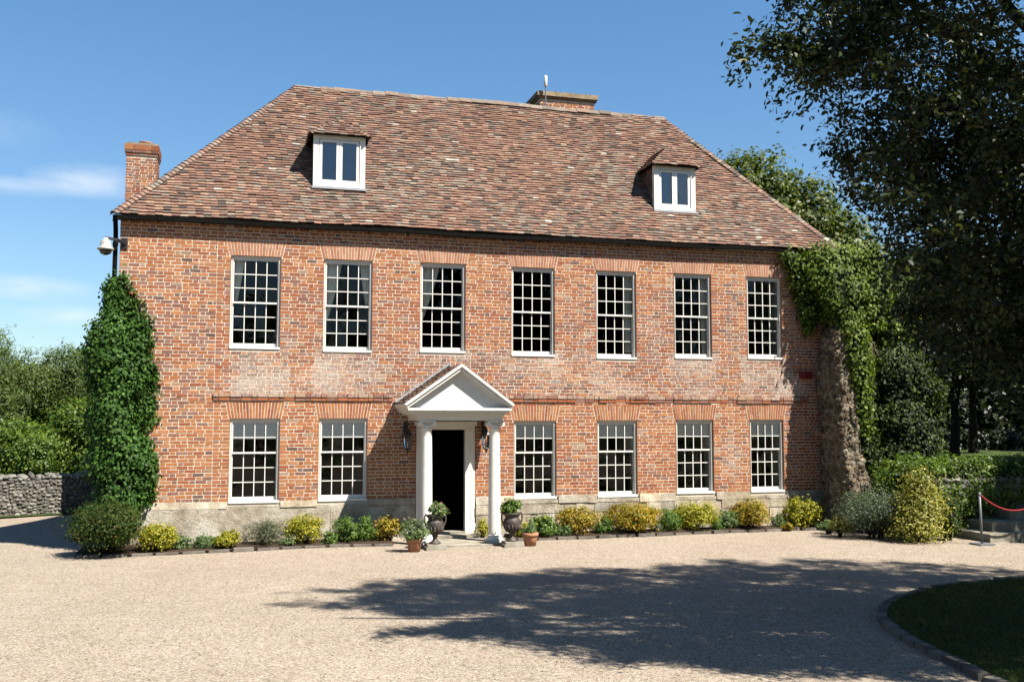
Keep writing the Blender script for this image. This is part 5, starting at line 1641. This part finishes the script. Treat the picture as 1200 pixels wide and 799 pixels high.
def near_tree():
    base = Vector((11.8, -12.9, .05))
    t = thing('evergreen_tree', 'large dark evergreen tree overhanging the drive and lawn at the right', 'tree', base)
    cpos = Vector((0, -20.8, 2.4)); yw, pt = R(15.40), R(4.73)
    def px(p):
        d = Vector(p) - cpos
        X = d.x * math.cos(yw) - d.y * math.sin(yw); D = d.x * math.sin(yw) + d.y * math.cos(yw)
        z = d.z * math.cos(pt) - D * math.sin(pt); D = D * math.cos(pt) + d.z * math.sin(pt)
        return (600 + 1167 * X / D, 399.5 - 1167 * z / D, D) if D > .5 else (9999, 0, D)
    edge_y = [-400, -120, -40, -8, 25, 60, 90, 120, 150, 185, 230, 270, 310, 360, 430, 480, 540]
    edge_x = [800, 765, 800, 868, 895, 890, 885, 905, 930, 955, 990, 1008, 1020, 1035, 1085, 1150, 1290]
    cen = np.array((10.2, -13.0, 7.5)); rad = np.array((7.2, 4.2, 4.9))
    cen2 = np.array((8.9, -12.0, 4.4)); rad2 = np.array((3.0, 2.6, 2.2))
    tips = []
    while len(tips) < 5600:
        d = unit(1)[0]; r = rng.uniform(.3, 1.0) ** .6
        q = cen + d * rad * r if rng.random() < .80 else cen2 + d * rad2 * r
        if q[2] < 2.3 or (q[0] ** 2 + (q[1] + 20.8) ** 2) < 84: continue
        X, Y, D = px(q)
        lim = np.interp(Y, edge_y, edge_x) + 26 * fbm(Y * .02, q[1], q[0], 2)
        if X < lim + 16: continue
        gx, gy = q[0] - SUN.x / SUN.z * q[2], q[1] - SUN.y / SUN.z * q[2]
        gl = np.interp(gy, [-13, -12.2, -11.3, -9.6, -8.2, -7.2, -6.4, -5.7, -5.0], [6.2, 5.2, 3.8, 2.5, 2.3, 1.2, .7, 1.9, 3.9])
        if gx < gl + 1.5 * fbm(gy * 1.9, gx * .8, 3.3, 3) or gy > -4.9 + .8 * fbm(gx * 1.3, 2.2): continue
        if fbm(q[0] * .7, q[1] * .7, q[2] * .8, 2) < -.30: continue
        tips.append(Vector(q))
    for k in range(44):        # outlying sprigs along two boughs at the left of the crown
        s_ = rng.random(); b0, b1 = (6.2, -12.6, 6.15), (4.5, -12.5, 5.85)
        tips.append(Vector(b0).lerp(Vector(b1), s_) + Vector([rng.uniform(-1, 1) * (.30 - .22 * s_) for _ in range(3)]))
        prim = []; tr = MB()
    fork = base + Vector((-.2, .1, 2.3))
    tr.tube([base + Vector((0, 0, -.2)), base + Vector((0, 0, .3)), base + Vector((-.05, .05, 1.2)), fork], [.55, .42, .36, .32], 12)
    ends = []
    for k in range(16):
        a = k * 2.399; el = rng.uniform(.15, 1.2)
        d = Vector((math.cos(a) * math.cos(el), math.sin(a) * math.cos(el), math.sin(el)))
        e = Vector(cen) + Vector((d.x * rad[0], d.y * rad[1], d.z * rad[2])) * .72
        m1 = fork.lerp(e, .4) + Vector((0, 0, .5)); m2 = fork.lerp(e, .75) + Vector((rng.uniform(-.3, .3), rng.uniform(-.3, .3), .45))
        tr.tube([fork, m1, m2, e], [.17, .12, .07, .03], 8)
        for s in np.linspace(.25, 1, 8):
            prim.append(fork.lerp(m1, min(1, s * 2.5)) if s < .4 else (m1.lerp(m2, (s - .4) / .35) if s < .75 else m2.lerp(e, (s - .75) / .25)))
    PA = np.array(prim); nodes = list(PA)
    order = sorted(range(len(tips)), key=lambda i: np.min(((PA - np.array(tips[i])) ** 2).sum(1)))
    Ps = []; Ns = []; Ts = []
    for i in order:
        q = tips[i]; A = np.array(nodes); dd = ((A - np.array(q)) ** 2).sum(1); j = int(dd.argmin()); s = Vector(A[j]); L = (q - s).length
        mid = (s + q) / 2 + Vector((rng.uniform(-.1, .1), rng.uniform(-.1, .1), rng.uniform(-.02, .12))) * min(1, L)
        tr.tube([s, mid, q], [.010 + .010 * min(L, 1.5), .007 + .005 * min(L, 1.5), .004], 4, cap=False)
        nodes.append(np.array(q)); nodes.append(np.array(mid))
        dirn = (q - s).normalized() if L > 1e-3 else Vector((0, 0, 1))
        n = 56; u = nrng.uniform(-.1, 1.0, n); ln = .5
        ax = np.array(dirn)[None] * ((u - .6) * ln)[:, None]
        off = nrng.normal(size=(n, 3)) * .088 * np.array([1, 1, .85])
        Ps.append(np.array(q)[None] + ax + off)
        Ns.append(off * 2.2 + np.array([0, 0, .55]) + nrng.normal(size=(n, 3)) * .5)
        Ts.append(off * 3 + np.array(dirn)[None] * .9)
    tr.build('trunk', M_BARK, t, smooth=True)
    leaf_mesh('crown', np.concatenate(Ps), np.concatenate(Ns), .074, .46, L_HOLM, t, tdir=np.concatenate(Ts), six=True)


near_tree()
